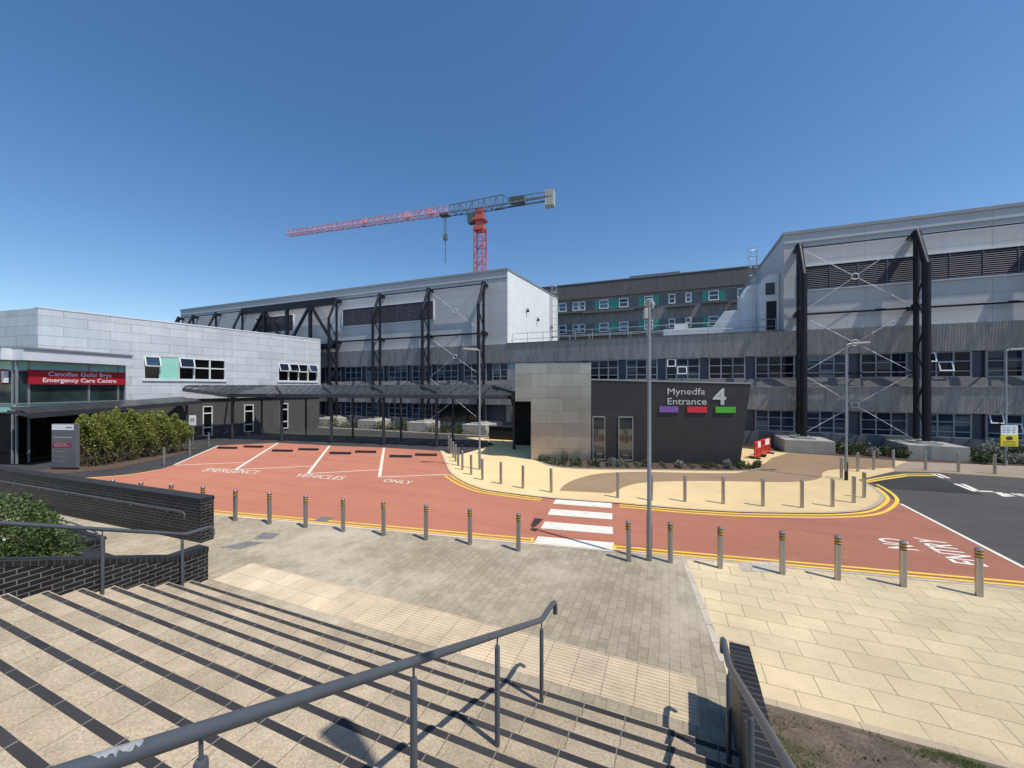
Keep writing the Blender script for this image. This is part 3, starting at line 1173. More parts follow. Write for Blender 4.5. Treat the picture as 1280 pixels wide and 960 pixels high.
for i, (p, hh) in enumerate((((205, 582), .8), ((237, 569), .8), ((261, 558), .8))):
    x, y = g(*p)
    o = thing('bollard', 'thin grey bollard beside the hedge on dark tarmac, %s from the camera' % ['nearest', 'middle', 'farthest'][i], 'bollard', (x, y, 0), 'thin bollards beside the hedge')
    mb = MB((x, y, 0))
    mb.lathe([(.055, 0), (.055, .98)]).build('post', M['lamp_pole'], o)
    mb = MB((x, y, 0))
    mb.lathe([(.060, .98), (.058, 1.0), (0, 1.015)]).build('cap', M['lamp_pole'], o)

# wheel stops
for i, p in enumerate([(284, 560.8), (317, 559.3), (353, 564.4), (385.5, 562.7), (425.5, 567.5), (457, 565.8), (501, 571.5), (532.5, 569.6)]):
    x, y = g(*p)
    o = thing('wheel_stop', 'black rubber wheel stop in the red parking bays, %s from the left' % ORD[i], 'wheel stop', (x, y, 0), 'wheel stops in the red bays')
    fr = (x, y, R(-6))
    MB(fr).prism_x([(-.14, .004), (.14, .004), (.08, .13), (-.08, .13)], -.66, .66).build('block', M['rubber'], o)
    for k in (-.62, .62):
        MB(fr).prism_x([(-.142, .004), (.142, .004), (.083, .134), (-.083, .134)], k - .07, k + .07).build('end_cap', M['rubber'], o)

# ------------------------------------------------------------------ lamps


def lamp(label, x, y, top, ang, arm, base_dark=True, z0=PZ, box=False):
    o = thing('street_lamp', label, 'street lamp', (x, y, z0), 'slim galvanised street lamps')
    fr = (x, y, ang)
    mb = MB(fr)
    mb.lathe([(.068, z0), (.068, z0 + 1.15), (.052, z0 + 1.22), (.042, top)], n=16)
    mb.build('pole', M['lamp_pole'], o)
    mb = MB(fr)
    mb.tube([(0, 0, top - .04), (arm * .55, 0, top + .03)], .03, 10)
    mb.build('arm', M['lamp_pole'], o)
    mb = MB(fr)
    a0 = arm * .45
    mb.hexa([(a0, -.07, top - .02), (a0 + .75, -.15, top + .03), (a0 + .75, .15, top + .03), (a0, .07, top - .02)],
            [(a0, -.07, top + .08), (a0 + .75, -.15, top + .10), (a0 + .75, .15, top + .10), (a0, .07, top + .08)])
    hd = mb.build('lamp_head', M['lamp_head'], o, bevel=.015)
    mb = MB(fr)
    mb.hexa([(a0 + .25, -.09, top - .007), (a0 + .72, -.13, top + .022), (a0 + .72, .13, top + .022), (a0 + .25, .09, top - .007)],
            [(a0 + .25, -.09, top - .001), (a0 + .72, -.13, top + .028), (a0 + .72, .13, top + .028), (a0 + .25, .09, top - .001)])
    mb.build('lens', M['lens'], hd)
    if base_dark:
        MB(fr).box(-.03, .03, -.072, -.062, z0 + .35, z0 + .85).build('access_door', M['steel_grey'], o)
    return o


x, y = g(811.5, 702)
L1 = lamp('tall near lamp post beside the zebra crossing, its head turned to the road', x, y, 6.52, R(70), .35)
mb = MB((x, y, 0))
mb.box(-.15, -.06, -.10, .02, 6.05, 6.30)
mb.build('sensor_box', M['lamp_head'], L1, bevel=.01)
mb = MB((x, y, 0))
mb.box(.05, .10, -.05, .05, 6.3, 6.45)
mb.build('sensor_box', M['galv'], L1, bevel=.01)
x, y = g(599.5, 587.5)
lamp('lamp post on the cream paving left of the metal clad entrance', x, y, 6.3, R(180), .25)
x, y = g(1057.8, 601)
L3 = lamp('lamp post with black base standing by the rounded nose of the cream paving', x, y, 6.36, R(0), .55)
mb = MB((x, y, 0))
mb.lathe([(.072, PZ), (.072, PZ + .42)], n=16)
mb.build('base_sleeve', M['rubber'], L3)
x5, y5 = g(1257.5, 583)
lamp('lamp post carrying the white and yellow signs at the right edge', x5, y5, 6.39, R(-10), .3)
lamp('lamp post out of view above the steps whose head shadows the treads', 2.45, .42, 9.15, R(140), .35, z0=RISE * 6)

# ------------------------------------------------------------------ main building: long facade with upper clad blocks
TF = 33.5
main = thing('hospital_building', 'long grey hospital building with concrete bands, window strips and clad upper blocks', 'building', (*to_world(-3, TF), 0))
SL0, SL1, SR0, SR1 = -65.7, -14.2, 7.73, 46.0
mb = MB(G)
mb.box(-66, 46, TF + .22, TF + 9, 0, 6.7)
mb.build('wall', M['blue_panel'], main)
mb = MB(G)
mb.box(-66, 46, TF - .05, TF + .2, 0, 1.08)
mb.build('base_wall', M['grey_wall'], main)
mb = MB(G)
mb.prism_x([(TF - .30, 4.36), (TF - .22, 2.69), (TF + .2, 2.69), (TF + .2, 4.36)], -66, 46)
mb.build('concrete_band', M['concrete'], main)
mb = MB(G)
mb.prism_x([(TF - .26, 4.362), (TF + .2, 4.362), (TF + .2, 4.97), (TF - .02, 4.97), (TF - .06, 4.90), (TF - .26, 4.42)], -66, 46)
mb.build('sill', M['sill'], main)
MB(G).box(-66, 46, TF - .36, TF - .262, 4.36, 4.42).build('sill_edge', M['lip'], main)
mb = MB(G)
mb.prism_x([(TF - .22, 8.42), (TF - .06, 6.67), (TF + .3, 6.67), (TF + .3, 8.42)], -66, 46)
mb.build('concrete_band', M['concrete'], main)
mb = MB(G)
mb.box(-14.2, 7.73, TF - .26, TF + .4, 8.422, 8.50)
mb.build('parapet_cap', M['roofing'], main)
mb = MB(G)
mb.box(-66, 46, TF + .31, TF + 24, 8.2, 8.40)
mb.build('roof', M['roofing'], main)


def clad_block(s0, s1, back_z, depth):
    mb = MB(G)
    zt = 15.5
    prof = [(TF, 8.44), (TF + depth, 8.44), (TF + depth, back_z), (TF, zt)]
    mb.prism_x(prof, s0, s1)
    blk_ = mb.build('clad_block', M['cladding'], main)
    if s1 < 0:
        mb = MB(G)
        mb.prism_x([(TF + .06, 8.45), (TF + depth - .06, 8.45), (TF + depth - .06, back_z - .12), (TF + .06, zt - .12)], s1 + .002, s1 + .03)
        mb.build('end_cladding', M['cladding_sunlit'], blk_)
    mb = MB(G)
    mb.prism_x([(TF - .07, zt - .10), (TF + depth + .07, back_z - .10), (TF + depth + .07, back_z + .12), (TF - .07, zt + .12)], s0 - .07, s1 + .07)
    mb.build('roof_edge', M['cap'], blk_)
    mb = MB(G)
    mb.box(s0 - .02, s1 + .02, TF - .05, TF - .003, 14.72, 14.80)
    mb.build('drip_rail', M['cap'], blk_)
    return blk_


lb = clad_block(SL0, SL1, 16.55, 17.7)
rb = clad_block(SR0, SR1, 15.5, 20)


def louvre(s0, s1, z0, z1):
    mb = MB(G)
    mb.box(s0, s1, TF - .03, TF - .006, z0, z1)
    lv = mb.build('louvre', M['louvre_and_shade'], main)
    mb = MB(G)
    z = z0 + .04
    while z < z1 - .06:
        mb.prism_x([(TF - .10, z), (TF - .03, z + .07), (TF - .03, z + .09), (TF - .10, z + .02)], s0, s1)
        z += .13
    s = s0 + 1.5
    while s < s1 - .5:
        mb.box(s - .02, s + .02, TF - .115, TF - .101, z0, z1)
        s += 1.55
    mb.build('slats', M['louvre'], lv)
    mb = MB(G)
    for a in ((s0 - .1, s0, z0 - .1, z1 + .1), (s1, s1 + .1, z0 - .1, z1 + .1), (s0, s1, z0 - .1, z0), (s0, s1, z1, z1 + .1)):
        mb.box(a[0], a[1], TF - .13, TF - .004, a[2], a[3])
    mb.build('frame', M['white_fascia'], lv)


louvre(-34.6, -22.4, 11.3, 13.2)
louvre(-49.3, -42.6, 11.3, 13.2)
louvre(8.9, 45.5, 11.3, 12.95)

# windows: one template, copied along the facade
WW = 2.48


def window_set(z0, z1, opened):
    mb = MB(G)
    y0, y1 = TF + .02, TF + .12
    mb.box(0, .09, y0, y1, z0, z1)
    mb.box(WW - .09, WW, y0, y1, z0, z1)
    mb.box(.09, WW - .09, y0, y1, z1 - .07, z1)
    mb.box(.09, WW - .09, y0, y1, z0, z0 + .07)
    c = [.85, 1.64] if not opened else [.80, 1.62]
    for k in c:
        mb.box(k - .04, k + .04, y0, y1, z0 + .07, z1 - .07)
    hz = [z0 + .40, z0 + 1.03] if z1 - z0 > 1.3 else []
    xs = [.09] + [q for k in c for q in (k - .04, k + .04)] + [WW - .09]
    for h_ in hz:
        for i in range(0, len(xs), 2):
            mb.box(xs[i], xs[i + 1], y0 + .006, y1 - .006, h_ - .03, h_ + .03)
    fr = mb.build('window', M['grey_frame'], main)
    mb = MB(G)
    mb.face([(.06, TF + .09, z0 + .04), (WW - .06, TF + .09, z0 + .04), (WW - .06, TF + .09, z1 - .04), (.06, TF + .09, z1 - .04)])
    mb.build('pane', M['glass'], fr)
    if opened:
        for k in range(2):
            a, b_ = (.11, .74) if k == 0 else (.86, 1.56)
            mb = MB(G)
            zz = z0 + 1.02 - (.6 if k else 0)
            for q in ((a, a + .06, zz, zz + .6), (b_ - .06, b_, zz, zz + .6), (a + .06, b_ - .06, zz, zz + .06), (a + .06, b_ - .06, zz + .54, zz + .6)):
                mb.hexa([(q[0], TF - .22 + (.2 * (q[2] - zz) / .6), q[2]), (q[1], TF - .22 + (.2 * (q[2] - zz) / .6), q[2]), (q[1], TF - .18 + (.2 * (q[2] - zz) / .6), q[2]), (q[0], TF - .18 + (.2 * (q[2] - zz) / .6), q[2])],
                        [(q[0], TF - .22 + (.2 * (q[3] - zz) / .6), q[3]), (q[1], TF - .22 + (.2 * (q[3] - zz) / .6), q[3]), (q[1], TF - .18 + (.2 * (q[3] - zz) / .6), q[3]), (q[0], TF - .18 + (.2 * (q[3] - zz) / .6), q[3])])
            mb.build('open_sash', M['white_fascia'], fr)
    return fr


def shift_copy(src, ds):
    c = copy_tree(src, parent=main)
    c.location = src.location + Vector((CA * ds, -SA * ds, 0))
    return c


MOD = 3.1
S0 = 8.47 - 17 * MOD + .55
# parts of a window share its mesh; panes are moved with their frame
tmpl = {('u', 0): window_set(4.98, 6.66, False), ('u', 1): window_set(4.98, 6.66, True), ('l', 0): window_set(1.09, 2.68, False), ('l', 1): window_set(1.09, 2.68, True)}
open_up = {14, 19}
used = set()
for i in range(0, 29):
    ss = S0 + i * MOD
    if ss > 44:
        break
    for row in 'ul':
        if row == 'l' and (-12.5 < ss < 3.5 or (-17.5 < ss < -10)):
            continue
        if row == 'u' and -14.3 < ss < -10:
            continue
        k = (row, 1 if (row == 'u' and i in open_up) or (row == 'l' and i in (20,)) else 0)
        if k not in used:
            used.add(k)
            first = tmpl[k]
            first['_s'] = 0
            first.location = first.location + Vector((CA * ss, -SA * ss, 0))
            first['_s'] = ss
        else:
            c = copy_tree(tmpl[k], parent=main)
            c.location = tmpl[k].location + Vector((CA * (ss - tmpl[k]['_s']), -SA * (ss - tmpl[k]['_s']), 0))
# short windows over the grey wall beside the entrance
mb = MB(G)
mb.box(-14.2, -9.6, TF - .04, TF + .2, 4.98, 5.95)
mb.build('grey_wall', M['concrete'], main)
for i in range(4):
    mb = MB(G)
    a = -14.1 + i * 1.14
    for q in ((a, a + .08, 5.96, 6.66), (a + 1.0, a + 1.08, 5.96, 6.66), (a + .08, a + 1.0, 5.96, 6.02), (a + .08, a + 1.0, 6.60, 6.66)):
        mb.box(q[0], q[1], TF + .01, TF + .12, q[2], q[3])
    fr = mb.build('window', M['grey_frame'], main)
    mb = MB(G)
    mb.face([(a + .05, TF + .08, 5.99), (a + 1.03, TF + .08, 5.99), (a + 1.03, TF + .08, 6.63), (a + .05, TF + .08, 6.63)])
    mb.build('pane', M['glass_blue'], fr)
# bright teal glazing between the columns at left and the white framed opening by the entrance
mb = MB(G)
mb.box(-21.6, -17.0, TF - .09, TF - .053, 1.1, 2.66)
mb.build('pane', M['glass_dark_green'], main)
mb = MB(G)
mb.box(-14.2, -9.2, TF - .2, TF + .1, 1.1, 2.69)
ww = mb.build('rendered_wall', M['sill'], main)
mb = MB(G)
for q in ((-13.3, -13.05, 1.2, 2.55), (-10.9, -10.4, 1.2, 2.55), (-13.05, -10.9, 2.40, 2.55), (-13.05, -10.9, 1.2, 1.3)):
    mb.box(q[0], q[1], TF - .34, TF - .203, q[2], q[3])
fr = mb.build('window', M['white_frame'], main)
mb = MB(G)
mb.face([(-13.1, TF - .215, 1.25), (-10.8, TF - .215, 1.25), (-10.8, TF - .215, 2.5), (-13.1, TF - .215, 2.5)])
mb.build('pane', M['glass_black'], fr)
for (tt, zz) in ((TF + 5.2, 12.7), (TF + 8.7, 12.3), (TF + 14.2, 12.2), (TF + 14.4, 11.0)):
    mb = MB(G)
    mb.box(SL1 + .01, SL1 + .32, tt - .1, tt + .1, zz - .32, zz - .1)
    mb.tube([(SL1 + .01, tt, zz + .02), (SL1 + .2, tt, zz + .08), (SL1 + .25, tt, zz - .1)], .04, 8)
    mb.build('wall_lamp', M['steel_dark'], lb)

# ------------------------------------------------------------------ steel columns standing before the facade
TI, TO = 32.9, 31.83


def column(s, label, right, plinth, strut_to=None, low=True):
    o = thing('steel_column', label, 'column', (*to_world(s, TO), 0), 'dark steel columns before the facade')
    ri, ro = (.15, .205) if right else (.13, .15)
    m = M['steel_dark']
    zb = .95 if plinth else 7.5
    MB(G).tube([(s, TI, zb), (s, TI, 14.4)], ri, 16).build('inner_shaft', m, o)
    MB(G).tube([(s, TO, zb), (s, TO, 12.05)], ro, 16).build('outer_shaft', m, o)
    MB(G).tube([(s, TO, 12.0), (s, TI, 14.42)], ro * .92, 16).build('raking_head', m, o)
    mb = MB(G)
    zs = [1.6, 3.3, 5.0, 6.7, 8.4, 10.1, 11.6]
    for i in range(len(zs) - 1):
        a, b_ = (TI, TO) if i % 2 else (TO, TI)
        if zs[i] > zb:
            mb.tube([(s, a, zs[i]), (s, b_, zs[i + 1])], .055, 8)
    mb.build('lacing', m, o)
    mb = MB(G)
    for z in (9.5, 14.15):
        mb.box(s - .2, s + .2, TI + .1, TF + .02, z - .12, z + .12)
        mb.lathe([(0, z - .2), (ri + .1, z - .2), (ri + .1, z + .2), (0, z + .2)], (s, TI), 14)
    mb.build('wall_bracket', m, o)
    if plinth:
        w_, d0, d1, hh = plinth
        MB(G).box(s - w_ / 2, s + w_ / 2, d0, d1, 0, hh).build('plinth', M['plinth'], o, bevel=.03)
        mb = MB(G)
        mb.box(s - .55, s + .55, TO - .5, TI + .4, hh + .002, hh + .08)
        mb.box(s - .35, s + .35, TO - .32, TO + .32, hh + .081, hh + .15)
        mb.box(s - .3, s + .3, TI - .28, TI + .28, hh + .081, hh + .15)
        mb.build('base_plate', M['plinth'], o)
    if strut_to:
        for z, r_ in ((14.2, .055), (9.5, .085)) + (((5.3, .05),) if right and low else ()):
            MB(G).tube([(s + .2, TI, z), (strut_to - .2, TI, z)], r_, 10).build('strut', m, o)
    return o


PR = (2.75, TO - 1.15, TI + .55, .86)
PL = (2.4, TO - .9, TI + .4, .95)
column(8.47, 'dark tube column with raking head nearest the entrance sign wall', True, PR, 14.75)
column(14.75, 'dark twin tube column on a concrete plinth, middle of the right wing', True, PR, 21.0, False)
column(21.0, 'dark twin tube column beyond the right edge lamp post', True, PR, 27.2, False)
cl = [-16.4, -22.6, -28.8, -35.0]
for i, s in enumerate(cl):
    column(s, 'slim dark column before the left wing, %s from its bright end wall' % ORD[i], False, PL, None if i == 0 else cl[i - 1])
for i, s in enumerate((-51.2, -56.6, -61.6, -65.0)):
    column(s, 'slim dark column head above the zinc roof, %s from the right' % ORD[i], False, None, (-35.0, -51.2, -56.6, -61.6)[i] if i else None)
# long lattice truss between the far and near columns of the left wing
o = thing('steel_truss', 'dark lattice truss spanning the left wing above the zinc building', 'truss', (*to_world(-43, TI), 8.5))
MB(G).box(-51.2, -35.2, TI - .15, TI + .15, 13.75, 14.55).build('top_chord', M['steel_dark'], o)
MB(G).box(-51.2, -35.2, TI - .15, TI + .15, 8.75, 9.35).build('bottom_chord', M['steel_dark'], o)
for a, b_ in ((-51, -47.1), (-43.1, -47.0), (-42.9, -39.2), (-35.4, -39.0)):
    MB(G).bar((a, TI, 9.2) if a in (-51, -42.9) and 0 else (a, TI, 9.2 if a in (-51, -35.4) and 0 else 9.2), (b_, TI, 13.9), .26).build('diagonal', M['steel_dark'], o)
for a in (-47.05, -43.0, -39.1):
    MB(G).bar((a, TI, 9.2), (a, TI, 13.9), .32).build('post', M['steel_dark'], o)


def xbrace(s0, s1, tiers, label):
    o = thing('cross_bracing', label, 'bracing', (*to_world((s0 + s1) / 2, TI), tiers[-1][0]), 'crossed silver rods between columns')
    for z0, z1 in tiers:
        sm, zm = (s0 + s1) / 2, (z0 + z1) / 2
        for a, b_ in (((s0, z1), (s1, z0)), ((s0, z0), (s1, z1))):
            mb = MB(G)
            mb.tube([(a[0], TI, a[1]), (sm + (a[0] - sm) * .06, TI, zm + (a[1] - zm) * .06)], .02, 8)
            mb.tube([(b_[0], TI, b_[1]), (sm + (b_[0] - sm) * .06, TI, zm + (b_[1] - zm) * .06)], .02, 8)
            for f in (.3, .62):
                for q in (a, b_):
                    p = (q[0] + (sm - q[0]) * f, TI, q[1] + (zm - q[1]) * f)
                    p2 = (q[0] + (sm - q[0]) * (f + .07), TI, q[1] + (zm - q[1]) * (f + .07))
                    mb.tube([p, p2], .032, 8)
            mb.build('rod', M['rod'], o)
        mb = MB(G)
        ring = [(sm + .2 * math.cos(k * math.pi / 8), TI, zm + .2 * math.sin(k * math.pi / 8)) for k in range(17)]
        mb.tube(ring, .035, 8, caps=False)
        mb.build('node_ring', M['rod'], o)


xbrace(8.75, 14.5, ((9.7, 14.0), (5.4, 9.3), (1.1, 5.2)), 'three crossed silver rod braces between the two right tube columns')
xbrace(-22.4, -16.6, ((9.7, 14.0), (5.4, 9.3), (1.1, 5.2)), 'crossed silver rod braces by the end of the left wing')

# ------------------------------------------------------------------ things on the link roof
rf = thing('roof_railing', 'galvanised guard railing along the link roof edge', 'railing', (*to_world(-3, TF + .9), 8.4))
mb = MB(G)
for z in (8.95, 9.5):
    mb.tube([(-14.0, TF + .9, z), (7.5, TF + .9, z)], .026, 6)
mb.build('rail', M['galv'], rf)
for k in range(15):
    s = -14.0 + k * 1.53
    mb = MB(G)
    mb.tube([(s, TF + .9, 8.38), (s, TF + .9, 9.55)], .026, 6)
    mb.build('post', M['galv'], rf)
rf = thing('roof_railing', 'second guard railing deeper on the link roof before the rear block', 'railing', (*to_world(-3, TF + 7), 8.4))
mb = MB(G)
for z in (9.3, 9.9):
    mb.tube([(-12, TF + 7, z), (5, TF + 7, z)], .03, 6)
mb.build('rail', M['galv'], rf)
for k in range(9):
    s = -12 + k * 2.1
    MB(G).tube([(s, TF + 7, 8.38), (s, TF + 7, 9.95)], .03, 6).build('post', M['galv'], rf)
dk = thing('air_duct', 'large silver air duct bending up against the right wing', 'duct', (*to_world(5.5, 36.5), 8.4))
mb = MB(G)
mb.box(-.5, 3.3, 36, 37.6, 8.7, 9.35)
mb.hexa([(3.3, 36, 8.7), (4.2, 36, 8.7), (4.2, 37.6, 8.7), (3.3, 37.6, 8.7)], [(3.3, 36, 9.35), (4.2, 36, 10.6), (4.2, 37.6, 10.6), (3.3, 37.6, 9.35)])
mb.hexa([(4.2, 36, 8.7), (6.3, 36, 8.7), (6.3, 37.6, 8.7), (4.2, 37.6, 8.7)], [(4.2, 36, 10.6), (6.3, 36, 10.7), (6.3, 37.6, 10.7), (4.2, 37.6, 10.6)])
mb.build('duct', M['duct'], dk, bevel=.03)
mb = MB(G)
mb.prism_y([(5.35, 8.7), (6.45, 8.7), (6.45, 11.2), (7.7, 11.5), (7.7, 12.6), (6.25, 12.6), (5.8, 12.45), (5.5, 12.15), (5.35, 11.7)], 35.9, 37.7)
mb.build('elbow', M['duct'], dk, bevel=.05)
mb = MB(G)
mb.prism_y([(6.45, 8.45), (7.72, 8.45), (7.72, 12.95), (7.1, 12.95), (6.65, 12.7), (6.45, 12.2)], 34.6, 35.9)
mb.build('riser', M['duct'], dk, bevel=.05)
MB(G).box(6.85, 7.5, 34.57, 34.598, 8.7, 10.9).build('access_panel', M['steel_dark'], dk)
MB(G).box(6.8, 7.4, 34.57, 34.598, 11.4, 12.3).build('access_panel', M['steel_grey'], dk)
au = thing('roof_unit', 'white boxed plant unit on the link roof', 'plant unit', (*to_world(2.0, 40), 8.4))
MB(G).box(.2, 1.9, 39.6, 41.2, 8.4, 9.7).build('casing', M['duct'], au, bevel=.03)
MB(G).box(.4, 1.6, 39.7, 41.0, 9.72, 10.35).build('hood', M['white'], au, bevel=.03)
MB(G).box(.5, 1.5, 39.57, 39.598, 8.7, 9.5).build('grille', M['louvre'], au)


def ladder(label, s, t, z0, z1, out):
    o = thing('access_ladder', label, 'ladder', (*to_world(s, t), z0))
    mb = MB(G)
    for dt in (-.25, .25):
        mb.tube([(s, t + dt, z0), (s, t + dt, z1 + 1.2)], .035, 8)
    mb.build('stile', M['galv'], o)
    mb = MB(G)
    z = z0 + .3
    while z < z1:
        mb.tube([(s, t - .25, z), (s, t + .25, z)], .018, 6)
        z += .3
    mb.build('rung', M['galv'], o)
    mb = MB(G)
    z = z0 + 2.4
    while z < z1 + 1.3:
        ring = [(s + out * .72 * math.sin(k * math.pi / 8), t + .36 * math.cos(k * math.pi / 8), z) for k in range(9)]
        mb.tube(ring, .022, 6)
        z += .8
    for k in (2, 4, 6):
        p = (s + out * .72 * math.sin(k * math.pi / 8), t + .36 * math.cos(k * math.pi / 8))
        mb.tube([(*p, z0 + 2.4), (*p, z1 + 1.2)], .018, 6)
    mb.build('cage', M['galv'], o)


ladder('caged ladder on the bright end wall of the left wing', SL1 + .25, TF + 14.0, 8.4, 16.6, 1)
ladder('caged ladder rising past the roof edge of the right wing', SR0 - .25, 41.6, 8.4, 16.0, -1)

# ------------------------------------------------------------------ rear ward block
TB = 60.9
wb = thing('ward_building', 'older brown concrete ward block with teal panels behind the link roof', 'building', (*to_world(-2, TB), 0))
MB(G).box(-34, 30, TB, TB + 14, 0, 18.35).build('wall', M['concrete_far'], wb)
MB(G).prism_x([(TB - .35, 18.37), (TB + 14, 18.37), (TB + 14, 20.8), (TB - .1, 20.8)], -34.2, 30).build('roof_parapet', M['concrete_top'], wb)
MB(G).box(-6, 1.5, TB + 4, TB + 9, 20.93, 22.3).build('roof_plant', M['roofing'], wb)
MB(G).box(-34.3, 30, TB - .2, TB + 14, 20.81, 20.92).build('parapet_cap', M['cap'], wb)
wins = [(350, 385), (412, 440), (443, 468), (530, 572), (618, 660), (730, 770), (838, 868), (913, 940), (1015, 1062), (1143, 1195)]
greens = [(510, 528), (575, 615), (705, 727), (773, 795), (988, 1012), (1065, 1090), (1200, 1225)]
for zlo, zhi in ((16.55, 17.95), (12.95, 14.35), (9.35, 10.75)):
    MB(G).box(-34, 30, TB - .03, TB - .004, zlo - .1, zhi + .05).build('infill_band', M['grey_panel'], wb)
    for a, b_ in wins:
        s0, s1 = s_on(600 + a / 3.556, TB), s_on(600 + b_ / 3.556, TB)
        if s1 - s0 < 1:
            pass
        mb = MB(G)
        fw = .13
        zc = zlo + .72
        for q in ((s0, s0 + fw, zlo, zhi), (s1 - fw, s1, zlo, zhi), (s0 + fw, s1 - fw, zhi - fw, zhi), (s0 + fw, s1 - fw, zlo, zlo + fw), (s0 + fw, s1 - fw, zc - .06, zc + .06)):
            mb.box(q[0], q[1], TB - .16, TB - .034, q[2], q[3])
        fr = mb.build('window', M['white_frame'], wb)
        mb = MB(G)
        mb.face([(s0 + .05, TB - .06, zlo + .05), (s1 - .05, TB - .06, zlo + .05), (s1 - .05, TB - .06, zhi - .05), (s0 + .05, TB - .06, zhi - .05)])
        mb.build('pane', M['glass_blue'], fr)
    for a, b_ in greens:
        s0, s1 = s_on(600 + a / 3.556, TB), s_on(600 + b_ / 3.556, TB)
        MB(G).box(s0, s1, TB - .08, TB - .034, zlo, zhi).build('teal_panel', M['green_panel'], wb)
    for a, b_ in ((345, 470), (460, 690), (620, 780), (830, 960), (985, 1110), (1115, 1230)):
        s0, s1 = s_on(600 + a / 3.556, TB), s_on(600 + b_ / 3.556, TB) - .1
        dz = .35 if a in (460, 830, 1115) else .15
        MB(G).box(s0, s1, TB - .7, TB - .005, zlo - dz - .28, zlo - dz - .08).build('ledge', M['sill'], wb)

# ------------------------------------------------------------------ entrance pavilion
EF = (.19, 23.1, -R(8.6))
ent = thing('entrance_building', 'single storey entrance pavilion, silver metal corner beside a charcoal panelled wall', 'building', (.19, 23.1, 0))
mb = MB(EF)
mb.prism_y([(.95, 0), (4.47, 0), (4.47, 5.72), (0, 5.72), (0, 3.5), (.95, 3.5)], 0, .35)
mb.build('metal_cladding', M['metal_panel'], ent)
mb = MB(EF)
mb.box(.96, 4.46, .36, 6, 0, 5.55)
mb.box(0.02, .95, .36, 6, 3.5, 5.55)
mb.build('wall', M['dark_panel'], ent)
mb = MB(EF)
mb.box(-.02, 4.49, -.02, .5, 5.722, 5.78)
mb.build('roof_cap', M['cap'], ent)
mb = MB(EF)
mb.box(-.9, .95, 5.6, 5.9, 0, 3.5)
dr = mb.build('doorway', M['louvre_and_shade'], ent)  # black back panel paints in the deep shade of the opening
mb = MB(EF)
mb.prism_y([(4.48, 0), (12.55, 0), (13.1, 4.52), (4.48, 4.76)], .06, 8)
mb.build('dark_cladding', M['dark_panel'], ent)
mb = MB(EF)
mb.prism_y([(4.48, 4.762), (13.12, 4.522), (13.14, 4.60), (4.48, 4.84)], .02, 8.05)
mb.build('roof_cap', M['cap'], ent)
for a, b_ in ((4.56, 5.27), (6.02, 6.83)):
    mb = MB(EF)
    for q in ((a, a + .035, .12, 2.65), (b_ - .035, b_, .12, 2.65), (a + .035, b_ - .035, .12, .17), (a + .035, b_ - .035, 2.61, 2.65)):
        mb.box(q[0], q[1], -.02, .058, q[2], q[3])
    fr = mb.build('window', M['galv'], ent)
    mb = MB(EF)
    mb.face([(a + .04, .03, .15), (b_ - .04, .03, .15), (b_ - .04, .03, 2.62), (a + .04, .03, 2.62)])
    mb.build('pane', M['glass_mirror'], fr)


def wall_map(frame, x0, x1, z0, z1, dep):
    ca, sa = math.cos(frame[2]), math.sin(frame[2])

    def fn(x, y):
        lx = x0 + (x1 - x0) * x
        return (frame[0] + ca * lx - sa * dep, frame[1] + sa * lx + ca * dep, z0 + (z1 - z0) * y)
    return fn


sg = thing('entrance_sign', 'raised grey lettering and numeral over coloured panels on the charcoal wall', 'sign', (EF[0] + math.cos(EF[2]) * 10.2, EF[1] + math.sin(EF[2]) * 10.2, 2.9))
text_obj('lettering', 'Mynedfa', wall_map(EF, 8.72, 10.72, 3.82, 4.30, .0), M['letters'], sg, .0)
text_obj('lettering', 'Entrance', wall_map(EF, 8.72, 10.80, 3.37, 3.74, .0), M['letters'], sg, .004)
text_obj('numeral', '4', wall_map(EF, 11.12, 11.82, 3.37, 4.30, .0), M['letters'], sg, .018)
for a, b_, m in ((8.27, 9.29, 'purple'), (9.77, 10.81, 'red_sign'), (11.26, 12.3, 'green_sign')):
    MB(EF).box(a, b_, -.02, .05, 2.93, 3.26).build('colour_panel', M[m], sg)
# dark low wall beside the doorway, blackened to stand for canopy shade
o = thing('low_wall', 'dark low wall with painted canopy shade left of the entrance opening', 'wall', (*g(630, 557), 0))
MB(G).box(-13.9, -8.4, 28.9, 29.2, 0, 1.08).build('wall', M['louvre_and_shade'], o)
MB(G).box(-13.95, -8.35, 28.85, 29.25, 1.08, 1.14).build('coping', M['steel_grey'], o)

# ------------------------------------------------------------------ zinc clad emergency building
ZA = (-30.2, 24.5)
ZF = (ZA[0], ZA[1], math.atan2(.868, .496))
zb = thing('emergency_building', 'two storey building clad in pale zinc panels over charcoal brick', 'building', (ZA[0], ZA[1], 0))
mb = MB(ZF)
ZOP = [(5.07, 10.45), (14.94, 19.0)]
ZL = 19.4
zx = [0, 5.07, 10.45, 14.94, 19.0, ZL]
for i in range(5):
    if i in (1, 3):
        mb.box(zx[i], zx[i + 1], 0, .4, 3.4, 4.95)
        mb.box(zx[i], zx[i + 1], 0, .4, 6.7, 9.4)
    else:
        mb.box(zx[i], zx[i + 1], 0, .4, 3.4, 9.4)
mb.build('zinc_cladding', M['zinc'], zb)
mb = MB(ZF)
mb.box(-.03, ZL, -.03, 10, 9.402, 9.5)
mb.build('roof_edge', M['white_fascia'], zb)
mb = MB(ZF)
mb.box(.41, ZL, .42, 10, 0, 9.38)
mb.build('inner_wall', M['brick_wall'], zb)
mb = MB((ZA[0], ZA[1], math.atan2(-.27, 1)))
mb.box(-14, -.012, .01, .4, 3.4, 9.4)
mb.build('zinc_cladding', M['zinc'], zb)
mb = MB(ZF)
mb.box(.3, ZL, .18, .41, 0, 3.38)
